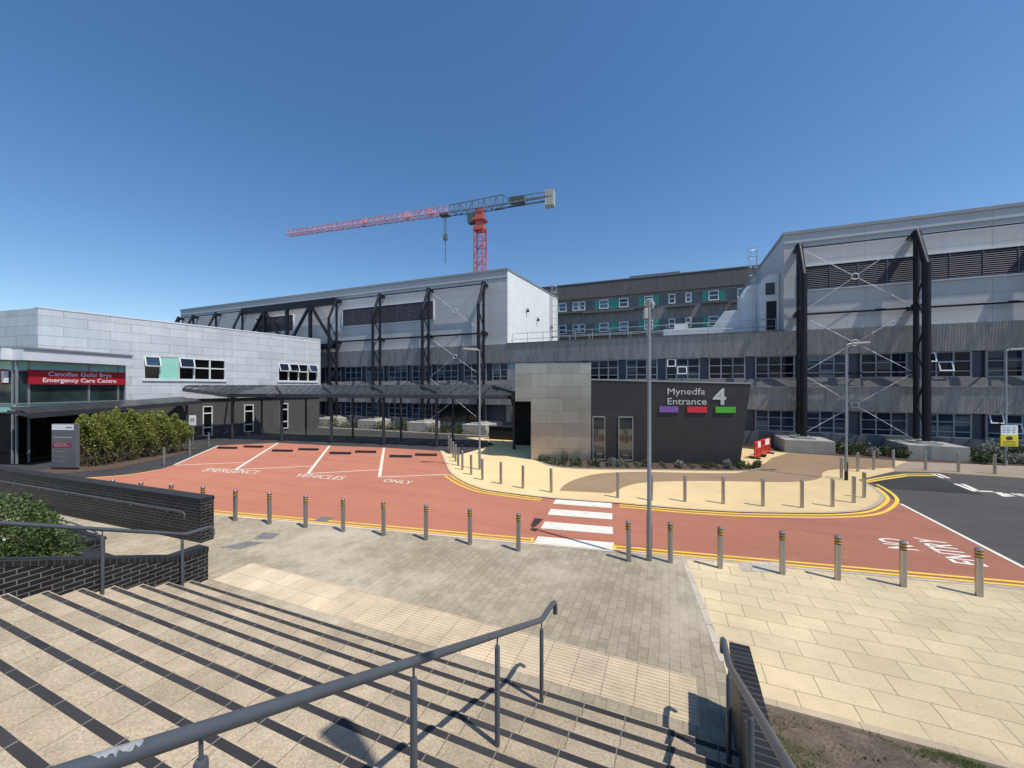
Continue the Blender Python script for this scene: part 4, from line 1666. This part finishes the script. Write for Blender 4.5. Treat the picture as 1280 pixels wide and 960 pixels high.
mb.build('brick_base', M['brick_wall'], zb)


def zwin(a, b_, z0, z1, bars, top_open, m='glass_black', tr=None):
    mb = MB(ZF)
    fw = .07
    xs = [a] + bars + [b_]
    for q in ((a, a + fw, z0, z1), (b_ - fw, b_, z0, z1), (a + fw, b_ - fw, z0, z0 + fw), (a + fw, b_ - fw, z1 - fw, z1)):
        mb.box(q[0], q[1], -.05 if z0 > 3 else .10, .12 if z0 > 3 else .178, q[2], q[3])
    for k in bars:
        mb.box(k - .05, k + .05, -.04 if z0 > 3 else .11, .12 if z0 > 3 else .178, z0 + fw, z1 - fw)
    tr = tr or [z0 + (z1 - z0) * .56]
    for t_ in tr:
        for i in range(len(xs) - 1):
            mb.box(xs[i] + .07, xs[i + 1] - .07, -.03 if z0 > 3 else .12, .12 if z0 > 3 else .178, t_ - .05, t_ + .05)
    fr = mb.build('window', M['white_frame'], zb)
    mb = MB(ZF)
    yy = .08 if z0 > 3 else .16
    mb.face([(a + .03, yy, z0 + .03), (b_ - .03, yy, z0 + .03), (b_ - .03, yy, z1 - .03), (a + .03, yy, z1 - .03)])
    mb.build('pane', M[m], fr)
    for i in top_open:
        x0, x1 = xs[i] + .06, xs[i + 1] - .06
        zt, zl = z1 - .1, tr[-1] + .03
        mb = MB(ZF)
        mb.bar((x0, -.08, zt), (x0, -.34, zl), .07)
        mb.bar((x1, -.08, zt), (x1, -.34, zl), .07)
        mb.bar((x0, -.34, zl), (x1, -.34, zl), .07)
        sh = mb.build('open_sash', M['white_frame'], fr)
        mb = MB(ZF)
        mb.face([(x0, -.335, zl), (x1, -.335, zl), (x1, -.085, zt), (x0, -.085, zt)])
        mb.build('sash_pane', M['glass'], fr)


zwin(5.07, 6.05, 4.95, 6.7, [], [0])
MB(ZF).box(6.06, 7.16, .03, .12, 4.96, 6.69).build('mint_panel', M['mint'], zb)
zwin(7.17, 10.45, 4.95, 6.7, [8.2, 9.3], [0])
zwin(14.94, 19.0, 4.95, 6.7, [15.95, 16.97, 17.98], [0, 1, 3])
mb = MB(ZF)
mb.box(5.0, 10.52, -.09, -.003, 4.83, 4.94)
mb.box(14.87, 19.07, -.09, -.003, 4.83, 4.94)
mb.build('sill', M['white_frame'], zb)
for a, b_ in ((8.85, 9.55), (12.0, 12.8), (15.2, 16.0)):
    zwin(a, b_, .25, 2.75, [], [], tr=[.95, 2.15])

# glazed entrance box
GC, GD = Vector((-27.7, 21.5)), Vector((-27.2, 27.0))
GF = (GC.x, GC.y, math.atan2(GD.y - GC.y, GD.x - GC.x))
GLEN = (GD - GC).length
gb = thing('glazed_entrance', 'glazed entrance corner with green tinted bands under a white fascia', 'building', (GC.x, GC.y, 0))
GL = (GC.x, GC.y, math.atan2(-.11, 1.0))       # left face runs back along -x


def gband(z0, z1, m, name, out=0.0):
    MB(GF).box(0 if not out else -out * .2, GLEN, -out, .08, z0, z1).build(name, M[m], gb)
    MB(GL).box(-12, -.09, .09 - out, .17, z0, z1).build(name, M[m], gb)


gband(5.86, 6.5, 'white_fascia', 'fascia', .62)
gband(6.502, 6.60, 'cap', 'fascia_cap', .70)
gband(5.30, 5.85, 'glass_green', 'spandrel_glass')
gband(3.42, 5.29, 'glass_dark_green', 'glazing')
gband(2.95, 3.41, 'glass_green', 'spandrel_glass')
gband(.05, 2.94, 'glass_black', 'glazing')
mb = MB(GF)
for x in (0.0, .5, 3.4, 5.1, GLEN):
    mb.box(x - .04, x + .04, -.06, -.003, .05, 5.85)
for z in (5.30, 3.42, 2.95):
    mb.box(.04, GLEN - .04, -.05, -.006, z - .035, z + .035)
for z in (5.30, 3.42, 2.95):
    mb2 = None
mb.build('mullions', M['galv'], gb)
mb = MB(GL)
for x in (-.35, -2.4, -4.6):
    mb.box(x - .04, x + .04, .03, .087, .05, 5.85)
for z in (5.30, 3.42, 2.95):
    mb.box(-12, -.4, .04, .085, z - .035, z + .035)
mb.build('mullions', M['galv'], gb)
MB(GF).box(.2, GLEN, .5, 3, 0, 6.4).build('inner_wall', M['louvre_and_shade'], gb)
sg = thing('fascia_sign', 'long red sign with white bilingual lettering on the glazed entrance', 'sign', (GC.x + .1, GC.y + 2.7, 4.5))
MB(GF).box(.40, 5.42, -.20, -.07, 4.52, 5.36).build('panel', M['deep_red'], sg)
text_obj('lettering', 'Canolfan Gofal Brys', wall_map(GF, 1.25, 4.55, 4.93, 5.27, -.207), M['white'], sg, .006)
text_obj('lettering', 'Emergency Care Centre', wall_map(GF, 1.0, 4.85, 4.57, 4.90, -.207), M['white'], sg, .016)
sg = thing('fascia_sign', 'red sign end on the glazed corner at the left picture edge', 'sign', (GC.x - 2, GC.y + .2, 4.5))
MB(GL).box(-5.5, -.75, -.16, .03, 4.52, 5.36).build('panel', M['deep_red'], sg)
MB(GL).box(-.74, -.55, -.15, .03, 4.60, 5.25).build('end_cap', M['white'], sg)

# canopies
def canopy(name, label, loops, zoff, posts, rows, nrib, back_posts, m_rib=None):
    """loops: inner and outer 3-D edge polylines with equal counts"""
    inner, outer = loops
    o = thing(name, label, 'canopy', (outer[len(outer) // 2][0], outer[len(outer) // 2][1], 0))

    def lerp(a, b, f):
        return Vector(a) + (Vector(b) - Vector(a)) * f

    def along(poly, f):
        n = len(poly) - 1
        k = min(int(f * n), n - 1)
        return lerp(poly[k], poly[k + 1], f * n - k)
    for r in range(rows):
        mb = MB()
        f0, f1 = (r + .04) / rows, (r + .90) / rows
        n = len(inner) - 1
        for i in range(nrib):
            a, b = i / nrib + .0017, (i + 1) / nrib - .0017
            P = [lerp(along(outer, a), along(inner, a), f0), lerp(along(outer, b), along(inner, b), f0), lerp(along(outer, b), along(inner, b), f1), lerp(along(outer, a), along(inner, a), f1)]
            up = Vector((0, 0, .045))
            tilt = [Vector((0, 0, -.04)), Vector((0, 0, -.04)), Vector((0, 0, .07)), Vector((0, 0, .07))]
            P = [p + t_ for p, t_ in zip(P, tilt)]
            mb.hexa(P, [p + up for p in P])
        mb.build('roof_panel', M['canopy'], o)
    for i in range(nrib + 1):
        f = min(.9999, i / nrib)
        a, b = along(outer, f), along(inner, f)
        MB().bar(a + Vector((0, 0, -.12)), b + Vector((0, 0, -.12)), .08, .14).build('rafter', M['canopy_frame'], o)
    for poly, dz, hh in ((outer, -.16, .22), (inner, -.2, .18)):
        mb = MB()
        for i in range(len(poly) - 1):
            mb.bar(Vector(poly[i]) + Vector((0, 0, dz)), Vector(poly[i + 1]) + Vector((0, 0, dz)), .12, hh)
        mb.build('edge_beam', M['canopy_frame'], o)
    return o


FRO = [(-25.35, 29.6, 4.30), (-23.3, 31.6, 3.80), (-18.6, 30.6, 3.80), (-14.1, 29.6, 3.80), (-9.7, 28.6, 3.80), (-5.4, 27.6, 3.80), (.45, 26.3, 3.80)]
BCK = [(-25.2, 29.9, 4.40), (-22.2, 35.1, 4.46), (-17.9, 33.9, 4.46), (-13.4, 32.9, 4.46), (-8.9, 31.9, 4.46), (-4.7, 30.9, 4.46), (.95, 29.5, 4.46)]
cv = canopy('walkway_canopy', 'long dark slatted walkway canopy on slim posts behind the red bays', (BCK, FRO), 0, None, 3, 42, None)
for x, y in ((-23.4, 32.2), (-18.62, 31.1), (-14.1, 30.06), (-9.7, 29.05), (-5.5, 28.1), (.15, 26.85)):
    mb = MB((x, y, -R(12.9)))
    mb.tube([(0, 0, 0), (0, 0, 3.75)], .11, 12)
    po = mb.build('post', M['canopy_frame'], cv)
    mb = MB((x, y, -R(12.9)))
    mb.bar((0, 0, 2.7), (-.5, .9, 3.9), .09)
    mb.bar((.1, -.25, 3.95), (-2.0, 1.5, 4.42), .10, .20)
    mb.bar((0, 0, 3.55), (-.35, -1.2, 3.75), .12, .2)
    mb.bar((0, 0, 3.55), (.3, 3.0, 4.2), .12, .2)
    mb.build('bracket', M['canopy_frame'], po)
for x, y in ((-22.7, 34.9), (-18.1, 33.8), (-13.4, 32.4), (-9.0, 31.2), (-4.7, 30.6)):
    mb = MB((x, y, -R(12.9)))
    mb.tube([(0, 0, 0), (0, 0, 4.2)], .085, 12)
    mb.build('post', M['canopy_frame'], cv)
O2 = [(-25.75, 20.5, 2.95), (-25.2, 25.5, 3.1), (-24.75, 30.6, 3.3)]
I2 = [(-27.5, 21.0, 3.15), (-26.95, 26.0, 3.3), (-26.5, 30.9, 3.5)]
cv2 = canopy('entrance_canopy', 'low dark canopy sheltering the glazed emergency entrance', (I2, O2), 0, None, 2, 12, None)
for x, y, z in ((-25.6, 24.3, 2.9), (-25.2, 29.8, 3.1)):
    mb = MB((x, y, 0))
    mb.tube([(0, 0, 0), (0, 0, z)], .09, 12)
    mb.build('post', M['canopy_frame'], cv2)

# ------------------------------------------------------------------ free standing signs
mf = (-24.25, 20.35, -R(4))
mo = thing('monolith_sign', 'grey upright directory sign with white header beside the hedge', 'sign', (-24.25, 20.35, 0))
MB(mf).box(0, 1.42, -.08, .08, .12, 2.42).build('panel', M['sign_grey'], mo, bevel=.01)
MB(mf).box(.05, 1.37, -.05, .05, 0, .12).build('foot', M['steel_grey'], mo)
MB(mf).box(.03, 1.27, -.09, -.082, 2.10, 2.39).build('header', M['white'], mo)
text_obj('lettering', 'Prince Charles Hospital', wall_map(mf, .12, 1.16, 1.66, 1.76, -.084), M['white'], mo)
MB(mf).box(.06, 1.15, -.09, -.082, 1.20, 1.42).build('colour_band', M['maroon'], mo)
text_obj('lettering', 'Canolfan Gofal Brys', wall_map(mf, .18, .9, 1.325, 1.395, -.095), M['white'], mo)
text_obj('lettering', 'Emergency Care Centre', wall_map(mf, .18, 1.05, 1.225, 1.295, -.095), M['white'], mo)
mb = MB(mf)
for z in (.94, .69, .44):
    x = .2
    for L in ([.16, .30, .12] if z > .9 else [.2, .34] if z > .6 else [.12, .42]):
        mb.box(x, x + L, -.086, -.082, z, z + .035)
        x += L + .04
    mb.box(.07, .15, -.086, -.082, z + .03, z + .10)
    mb.box(.07, 1.12 if z != .69 else .9, -.086, -.082, z + .125, z + .133)
mb.box(.82, 1.2, -.095, -.0905, 2.2, 2.28)
mb.build('marks', M['galv'], mo)
o = thing('notice_sign', 'small white square notice on a post at the hedge end', 'sign', (-22.9, 27.6, 0))
nf = (-22.9, 27.6, R(5))
MB(nf).tube([(0, .03, 0), (0, .03, 2.3)], .03, 8).build('post', M['galv'], o)
MB(nf).box(-.23, .23, -.03, -.001, 1.62, 2.34).build('panel', M['white'], o)
mb = MB(nf)
mb.tube([(.13 * math.cos(k * .5236), -.034, 2.0 + .13 * math.sin(k * .5236)) for k in range(13)], .014, 6, caps=False)
mb.box(-.1, .1, -.036, -.031, 1.98, 2.03)
mb.build('mark', M['ink'], o)
o = thing('warning_sign', 'white notice above a yellow notice fixed to the right edge lamp post', 'sign', (x5, y5 - .12, 1.2))
sf_ = (x5 + .05, y5 - .12, -R(5))
MB(sf_).box(-.45, .37, -.03, 0, 1.75, 2.27).build('white_panel', M['white'], o)
mb = MB(sf_)
for z in (2.16, 2.05, 1.96, 1.87):
    for x in (-.40, -.18, .08):
        mb.box(x, x + random.uniform(.14, .22), -.036, -.031, z, z + .04)
mb.build('fine_print', M['blue_ink'], o)
MB(sf_).box(-.48, .38, -.04, -.005, 1.12, 1.745).build('yellow_panel', M['yellow_sign'], o)
mb = MB(sf_)
mb.prism_y([(-.06 + .18 * math.cos(k * .4189), 1.57 + .11 * math.sin(k * .4189)) for k in range(15)], -.046, -.041)
for z in (1.38, 1.31, 1.24, 1.17):
    mb.box(-.42 + random.uniform(0, .1), .28 - random.uniform(0, .1), -.044, -.041, z, z + .022)
mb.build('mark', M['ink'], o)

# plastic barriers
for i, (p, an, lab) in enumerate(((g(943, 574.5), R(42), 'nearer red plastic barrier with a white reflective square beside the charcoal wall'), (g(950.5, 570.5), R(38), 'farther red plastic barrier with a white reflective square beside the charcoal wall'))):
    o = thing('pedestrian_barrier', lab, 'barrier', (p[0], p[1], PZ), 'red plastic barriers by the charcoal wall')
    fr = (p[0], p[1], an)
    LB = 1.25 if i == 0 else 1.6
    mb = MB(fr, PZ)
    for q in ((0, LB, .93, 1.03), (0, .07, .1, .93), (LB - .07, LB, .1, .93), (.07, LB - .07, .58, .66), (.07, LB - .07, .1, .2)):
        mb.box(q[0], q[1], -.03, .03, q[2], q[3])
    n = 7
    for k in range(1, n):
        x = LB * k / n
        mb.box(x - .045, x + .045, -.022, .022, .2, .58)
        mb.box(x - .035, x + .035, -.022, .022, .66, .93)
    mb.build('panel', M['barrier'], o, bevel=.01)
    MB(fr, PZ).box(LB * .42, LB * .86, -.042, -.031, .62, .98).build('reflective_square', M['barrier_white'], o)
    for x in (.15, LB - .15):
        MB(fr, PZ).box(x - .06, x + .06, -.28, .28, .0, .10).build('foot', M['rubber'], o)

# ------------------------------------------------------------------ tower crane far behind
CM = (-6.65, 80.0)
CF = (CM[0], CM[1], math.atan2(14.2, -48.8))
cr = thing('tower_crane', 'red tower crane with long jib rising behind the left wing', 'crane', (CM[0], CM[1], 0))


def lattice(mb, p, q, w0, h0, w1, h1, n, r, tri=False):
    p, q = Vector(p), Vector(q)
    d = (q - p).normalized()
    vert = abs(d.z) > .9
    x = Vector((0, 1, 0))
    y = Vector((1, 0, 0)) if vert else Vector((0, 0, 1))
    rings = []
    for i in range(n + 1):
        f = i / n
        c = p + (q - p) * f
        w_, h_ = w0 + (w1 - w0) * f, h0 + (h1 - h0) * f
        if tri:
            rings.append([c - x * w_ / 2, c + x * w_ / 2, c + y * h_])
        else:
            rings.append([c - x * w_ / 2 - y * h_ / 2, c + x * w_ / 2 - y * h_ / 2, c + x * w_ / 2 + y * h_ / 2, c - x * w_ / 2 + y * h_ / 2])
    m_ = len(rings[0])
    for k in range(m_):
        mb.bar(rings[0][k], rings[-1][k], r * 1.7)
        for i in range(n):
            a, b = (rings[i][k], rings[i + 1][(k + 1) % m_]) if (i + k) % 2 else (rings[i][(k + 1) % m_], rings[i + 1][k])
            mb.bar(a, b, r)
            mb.bar(rings[i][k], rings[i][(k + 1) % m_], r)


mb = MB(CF)
lattice(mb, (0, 0, 0), (0, 0, 36.8), 2.0, 2.0, 2.0, 2.0, 22, .11)
mb.build('mast', M['crane_red'], cr)
mb = MB(CF)
mb.box(-1.15, 1.15, -1.15, 1.15, 36.8, 37.6)
mb.box(-.75, .75, -.75, .75, 37.6, 41.2)
mb.box(-1.25, 1.25, -1.25, 1.25, 38.8, 39.3)
mb.build('slewing_head', M['crane_red'], cr)
mb = MB(CF)
mb.hexa([(1.2, -1.5, 38.9), (2.8, -1.5, 38.9), (2.8, -.1, 38.9), (1.2, -.1, 38.9)], [(1.2, -1.5, 40.9), (3.1, -1.5, 40.9), (3.1, -.1, 40.9), (1.2, -.1, 40.9)])
mb.build('cab', M['crane_dark'], cr)
mb = MB(CF)
lattice(mb, (7.2, 0, 41.4), (50.3, 0, 41.4), 1.7, 1.65, 1.2, 1.15, 30, .085, True)
mb.build('jib', M['crane_jib'], cr)
for xx in (11.5, 17.2, 28):
    mb = MB(CF)
    mb.box(xx - .5, xx + .5, -.4, .4, 41.7, 42.7)
    mb.build('joint_panel', M['crane_jib'], cr)
mb = MB(CF)
lattice(mb, (-5, 0, 41.2), (7.2, 0, 41.2), 1.9, 2.5, 1.8, 1.9, 9, .085, True)
mb.bar((-5, 0, 43.7), (-6.5, 0, 42.2), .15)
mb.build('jib_root', M['crane_dark'], cr)
mb = MB(CF)
for y_ in (-.8, .8):
    mb.bar((-15.2, y_, 41.6), (-3, y_, 41.3), .2, .28)
    mb.bar((-15.2, y_, 42.6), (-6, y_, 42.5), .1)
    for k in range(8):
        mb.bar((-15 + k * 1.25, y_, 41.7), (-15 + k * 1.25, y_, 42.6), .1)
mb.box(-9.6, -6.6, -.7, .7, 41.6, 42.7)
mb.build('counter_jib', M['crane_dark'], cr)
mb = MB(CF)
for k in range(3):
    mb.box(-15.6 + k * .6, -15.06 + k * .6, -.9, .9, 40.0, 43.0)
mb.build('counterweight', M['ballast'], cr)
mb = MB(CF)
mb.box(7.0, 9.0, -.7, .7, 40.9, 41.3)
mb.build('trolley', M['crane_dark'], cr)
mb = MB(CF)
for y_ in (-.35, .35):
    mb.bar((7.7, y_, 41), (7.85, y_ * .6, 36.8), .06)
    mb.bar((8.2, y_, 41), (7.95, y_ * .6, 36.8), .06)
mb.build('hoist_rope', M['crane_dark'], cr)
mb = MB(CF)
mb.box(7.5, 8.3, -.3, .3, 35.8, 37.0)
mb.bar((7.9, 0, 35.9), (7.9, 0, 31.0), .14)
mb.build('hook_block', M['crane_dark'], cr)

# ------------------------------------------------------------------ planting


def ell(c, r, low=-1):
    def f():
        while True:
            p = Vector((random.gauss(0, 1), random.gauss(0, 1), random.gauss(0, 1))).normalized()
            if p.z < low:
                continue
            k = random.uniform(.72, 1.0) if random.random() < .8 else random.uniform(.2, .8)
            b = 1 + .10 * math.sin(5 * p.x + 3 * p.y) + .10 * math.sin(7 * p.z + 4 * p.x)
            return (c[0] + p.x * r[0] * k * b, c[1] + p.y * r[1] * k * b, c[2] + p.z * r[2] * k * b)
    return f


bo = thing('bush', 'rounded green bush with white flowers in the planter beside the ramp', 'bush', (-10.75, 7.75, .3))
mb = MB()
leaves(mb, 24000, ell((-10.8, 7.75, 1.0), (1.6, 1.35, 1.0)), .06)
leaves(mb, 9000, ell((-11.9, 7.2, 1.0), (1.3, 1.2, 1.0)), .06)
mb.build('foliage', M['bush'], bo)
mb = MB()
for _ in range(14):
    a = random.uniform(0, 6.28)
    mb.tube([(-10.75 + .2 * math.cos(a), 7.75 + .2 * math.sin(a), .2), (-10.75 + .9 * math.cos(a), 7.75 + .9 * math.sin(a), random.uniform(1, 1.7))], .018, 6, .008)
mb.build('stems', M['twig'], bo)
mb = MB()
for (dx_, dy_, dz_) in ((.9, -.7, 1.05), (.3, -1.2, .9), (.7, -.9, 1.7), (-.3, -1.1, 1.75), (1.2, -.5, 1.5), (-.9, -1.1, 1.2)):
    for k in range(5):
        a = k * 1.2566
        c = Vector((-10.75 + dx_, 7.75 + dy_, dz_))
        mb.face([c, c + Vector((.028 * math.cos(a), -.02, .028 * math.sin(a))), c + Vector((.045 * math.cos(a + .5), -.015, .045 * math.sin(a + .5))), c + Vector((.028 * math.cos(a + 1), -.02, .028 * math.sin(a + 1)))])
mb.build('flowers', M['flower'], bo)

hd = thing('hedge', 'tall yellow green hedge with bare brown stems behind the directory sign', 'hedge', (-23.3, 23.5, 0))


def hedge_pt():
    while True:
        f = random.random()
        x = random.uniform(-1, 1)
        z = random.random() ** .6
        if max(abs(x), z) < .72 and random.random() < .75:
            continue
        yy = 20.8 + 5.7 * f
        top = 2.75 - .55 * f + .16 * math.sin(yy * 3.1) + .16 * math.sin(yy * 7.3 + x * 4) + .12 * math.sin(yy * 17 + x * 9)
        if z < .38 and random.random() < .55:
            continue
        wv = .95 * (1 - .5 * max(0, z - .6) / .4) + .16 * math.sin(yy * 5 + z * 6) + .1 * math.sin(yy * 11 - z * 9)
        end = min((yy - 20.8) / .7, (26.5 - yy) / .7)
        if end < 1 and z > .55 + .45 * max(0, end) ** .5:
            continue
        return (-23.45 + .65 * f + x * wv, yy, .15 + z * top)


mb = MB()
leaves(mb, 40000, hedge_pt, .10)
mb.build('foliage', M['hedge'], hd)
mb = MB()
for _ in range(420):
    f = random.random()
    x0, y0 = -23.45 + .65 * f + random.uniform(-.8, .85), 20.8 + 5.7 * f
    mb.tube([(x0, y0, 0), (x0 + random.uniform(-.4, .4), y0 + random.uniform(-.5, .5), random.uniform(.4, .9)), (x0 + random.uniform(-.8, .8), y0 + random.uniform(-.9, .9), random.uniform(.9, 1.7))], .011, 5, .004, caps=False)
mb.build('stems', M['twig'], hd)
sheet('planting_bed', [(-24.6, 19.2), (-22.3, 19.3), (-21.2, 20.6), (-21.3, 24), (-22.3, 27.4), (-24.6, 27.4)], .02, M['mulch'], .05)

sh_n = {}


def shrub(x, y, r, h_, label, grey=False, n=260, leaf=.09, group=None):
    o = thing('shrub', label, 'shrub', (x, y, .02), group)
    mb = MB()
    leaves(mb, n, ell((x, y, h_ * .5), (r, r, h_ * .55), -.8), leaf)
    mb.build('foliage', M['shrub_grey'] if grey else M['shrub'], o)
    mb = MB()
    for _ in range(5):
        a = random.uniform(0, 6.28)
        mb.tube([(x, y, 0), (x + r * .6 * math.cos(a), y + r * .6 * math.sin(a), h_ * .75)], .010, 5, .005)
    mb.build('stems', M['twig'], o)


# bed under the charcoal wall
bedp = smooth_path([g(*p) for p in [(674, 577.3), (685, 582), (705, 585.5), (750, 587.5), (800, 587.8), (870, 589), (930, 589.5), (955, 586)]], 4)
ca, sa = math.cos(EF[2]), math.sin(EF[2])
front = [(EF[0] + ca * 13.6, EF[1] + sa * 13.6 + .05), (EF[0] + ca * 1.0, EF[1] + sa * 1.0 + .02)]
sheet('planting_bed', [tuple(p) for p in bedp] + front, PZ + .012, M['mulch'])
eb = MB()
stripe(eb, bedp, -.03, .06, PZ + .03)
eb.build('kerb', M['kerb'], kind='structure')


def cover(name, sample, n, size, m):
    mb = MB()
    leaves(mb, n, sample, size)
    mb.build(name, m, kind='stuff')


def bed_pt():
    f = random.random()
    p = bedp[int(f * (len(bedp) - 1))]
    lx = (p.x - EF[0]) * ca + (p.y - EF[1]) * sa
    q = Vector((EF[0] + ca * lx, EF[1] + sa * lx - .06))
    k = random.random()
    r = p + (q - p) * (.12 + .85 * k)
    return (r.x, r.y, .04 + random.random() ** 2 * .22)


cover('ground_cover', bed_pt, 2600, .09, M['shrub'])
bs = [(705, 580), (722, 582), (745, 583), (765, 583), (775, 583), (808, 584), (850, 585), (886, 586), (909, 586.5), (927, 585.5), (947, 584)]
for i, (u, v) in enumerate(bs):
    x, y = g(u, v)
    gr_ = i in (3, 4, 6, 8)
    shrub(x, y, random.uniform(.18, .28), random.uniform(.3, .5), '%s small shrub under the charcoal wall, %s from the left' % ('silvery' if gr_ else 'dark green', ORD[i]), gr_, group='shrubs under the charcoal wall')
# beds along the right wing
sheet('planting_bed', [to_world(4.5, 31.6), to_world(7.0, 30.4), g(1041, 570), g(1115, 576), g(1136, 577.5), g(1209, 580.5), g(1280, 583.5), (40, 17.2), to_world(40, TF - .06), to_world(4.5, TF - .06)], PZ + .014, M['mulch'])


def strip_bed(s0, s1, t0, t1, hmax):
    return lambda: (*to_world(random.uniform(s0, s1), random.uniform(t0, t1)), .03 + random.random() ** 1.7 * hmax)


cover('ground_cover', strip_bed(10.0, 13.2, 31.2, 33.2, .34), 1200, .10, M['shrub'])
cover('ground_cover', strip_bed(16.2, 30, 30.7, 33.2, .34), 4200, .10, M['shrub'])
rs = [(1047, 566, .5, .9, 0), (1062, 569, .5, 1.0, 0), (1078, 568, .6, 1.1, 0), (1092, 571, .4, .8, 1), (1112, 571, .55, 1.0, 0), (1128, 573, .5, .9, 0),
      (1216, 575, .5, .9, 0), (1228, 579, .45, .7, 0), (1238, 575, .6, 1.5, 1), (1250, 578, .5, .8, 0), (1262, 580, .55, .8, 1), (1273, 577, .6, 1.2, 0), (1284, 581, .5, .8, 1)]
for i, (u, v, r, h_, gr_) in enumerate(rs):
    x, y = g(u, v)
    shrub(x, y, r * .8, h_ * .72, '%s shrub in the bed along the right wing, %s from the left' % ('silvery' if gr_ else 'dark green', ORD[i]), bool(gr_), 420, .12, 'shrubs along the right wing')
# beds at the left columns
sheet('planting_bed', [to_world(-38.5, 30.6), to_world(-13.9, 30.2), to_world(-13.9, TF - .06), to_world(-38.5, TF - .06)], .012, M['mulch'])
kk = MB(G)
kk.box(-38.5, -13.9, 30.3, 30.42, 0, .10)
kk.build('kerb', M['kerb'], kind='structure')
for i, s in enumerate((-33.6, -32.2, -31, -27.4, -26.2, -25, -21, -19.9, -18.6, -17.9)):
    x, y = to_world(s, 31.2 + (i % 3) * .4)
    gr_ = i in (1, 4, 6)
    shrub(x, y, random.uniform(.4, .6), random.uniform(.7, 1.1), '%s shrub between the left column plinths, %s from the left' % ('silvery' if gr_ else 'dark green', ORD[i]), gr_, 300, .13, 'shrubs between the left plinths')
cover('ground_cover', strip_bed(-38, -14.5, 30.6, 33, .4), 4200, .13, M['shrub'])
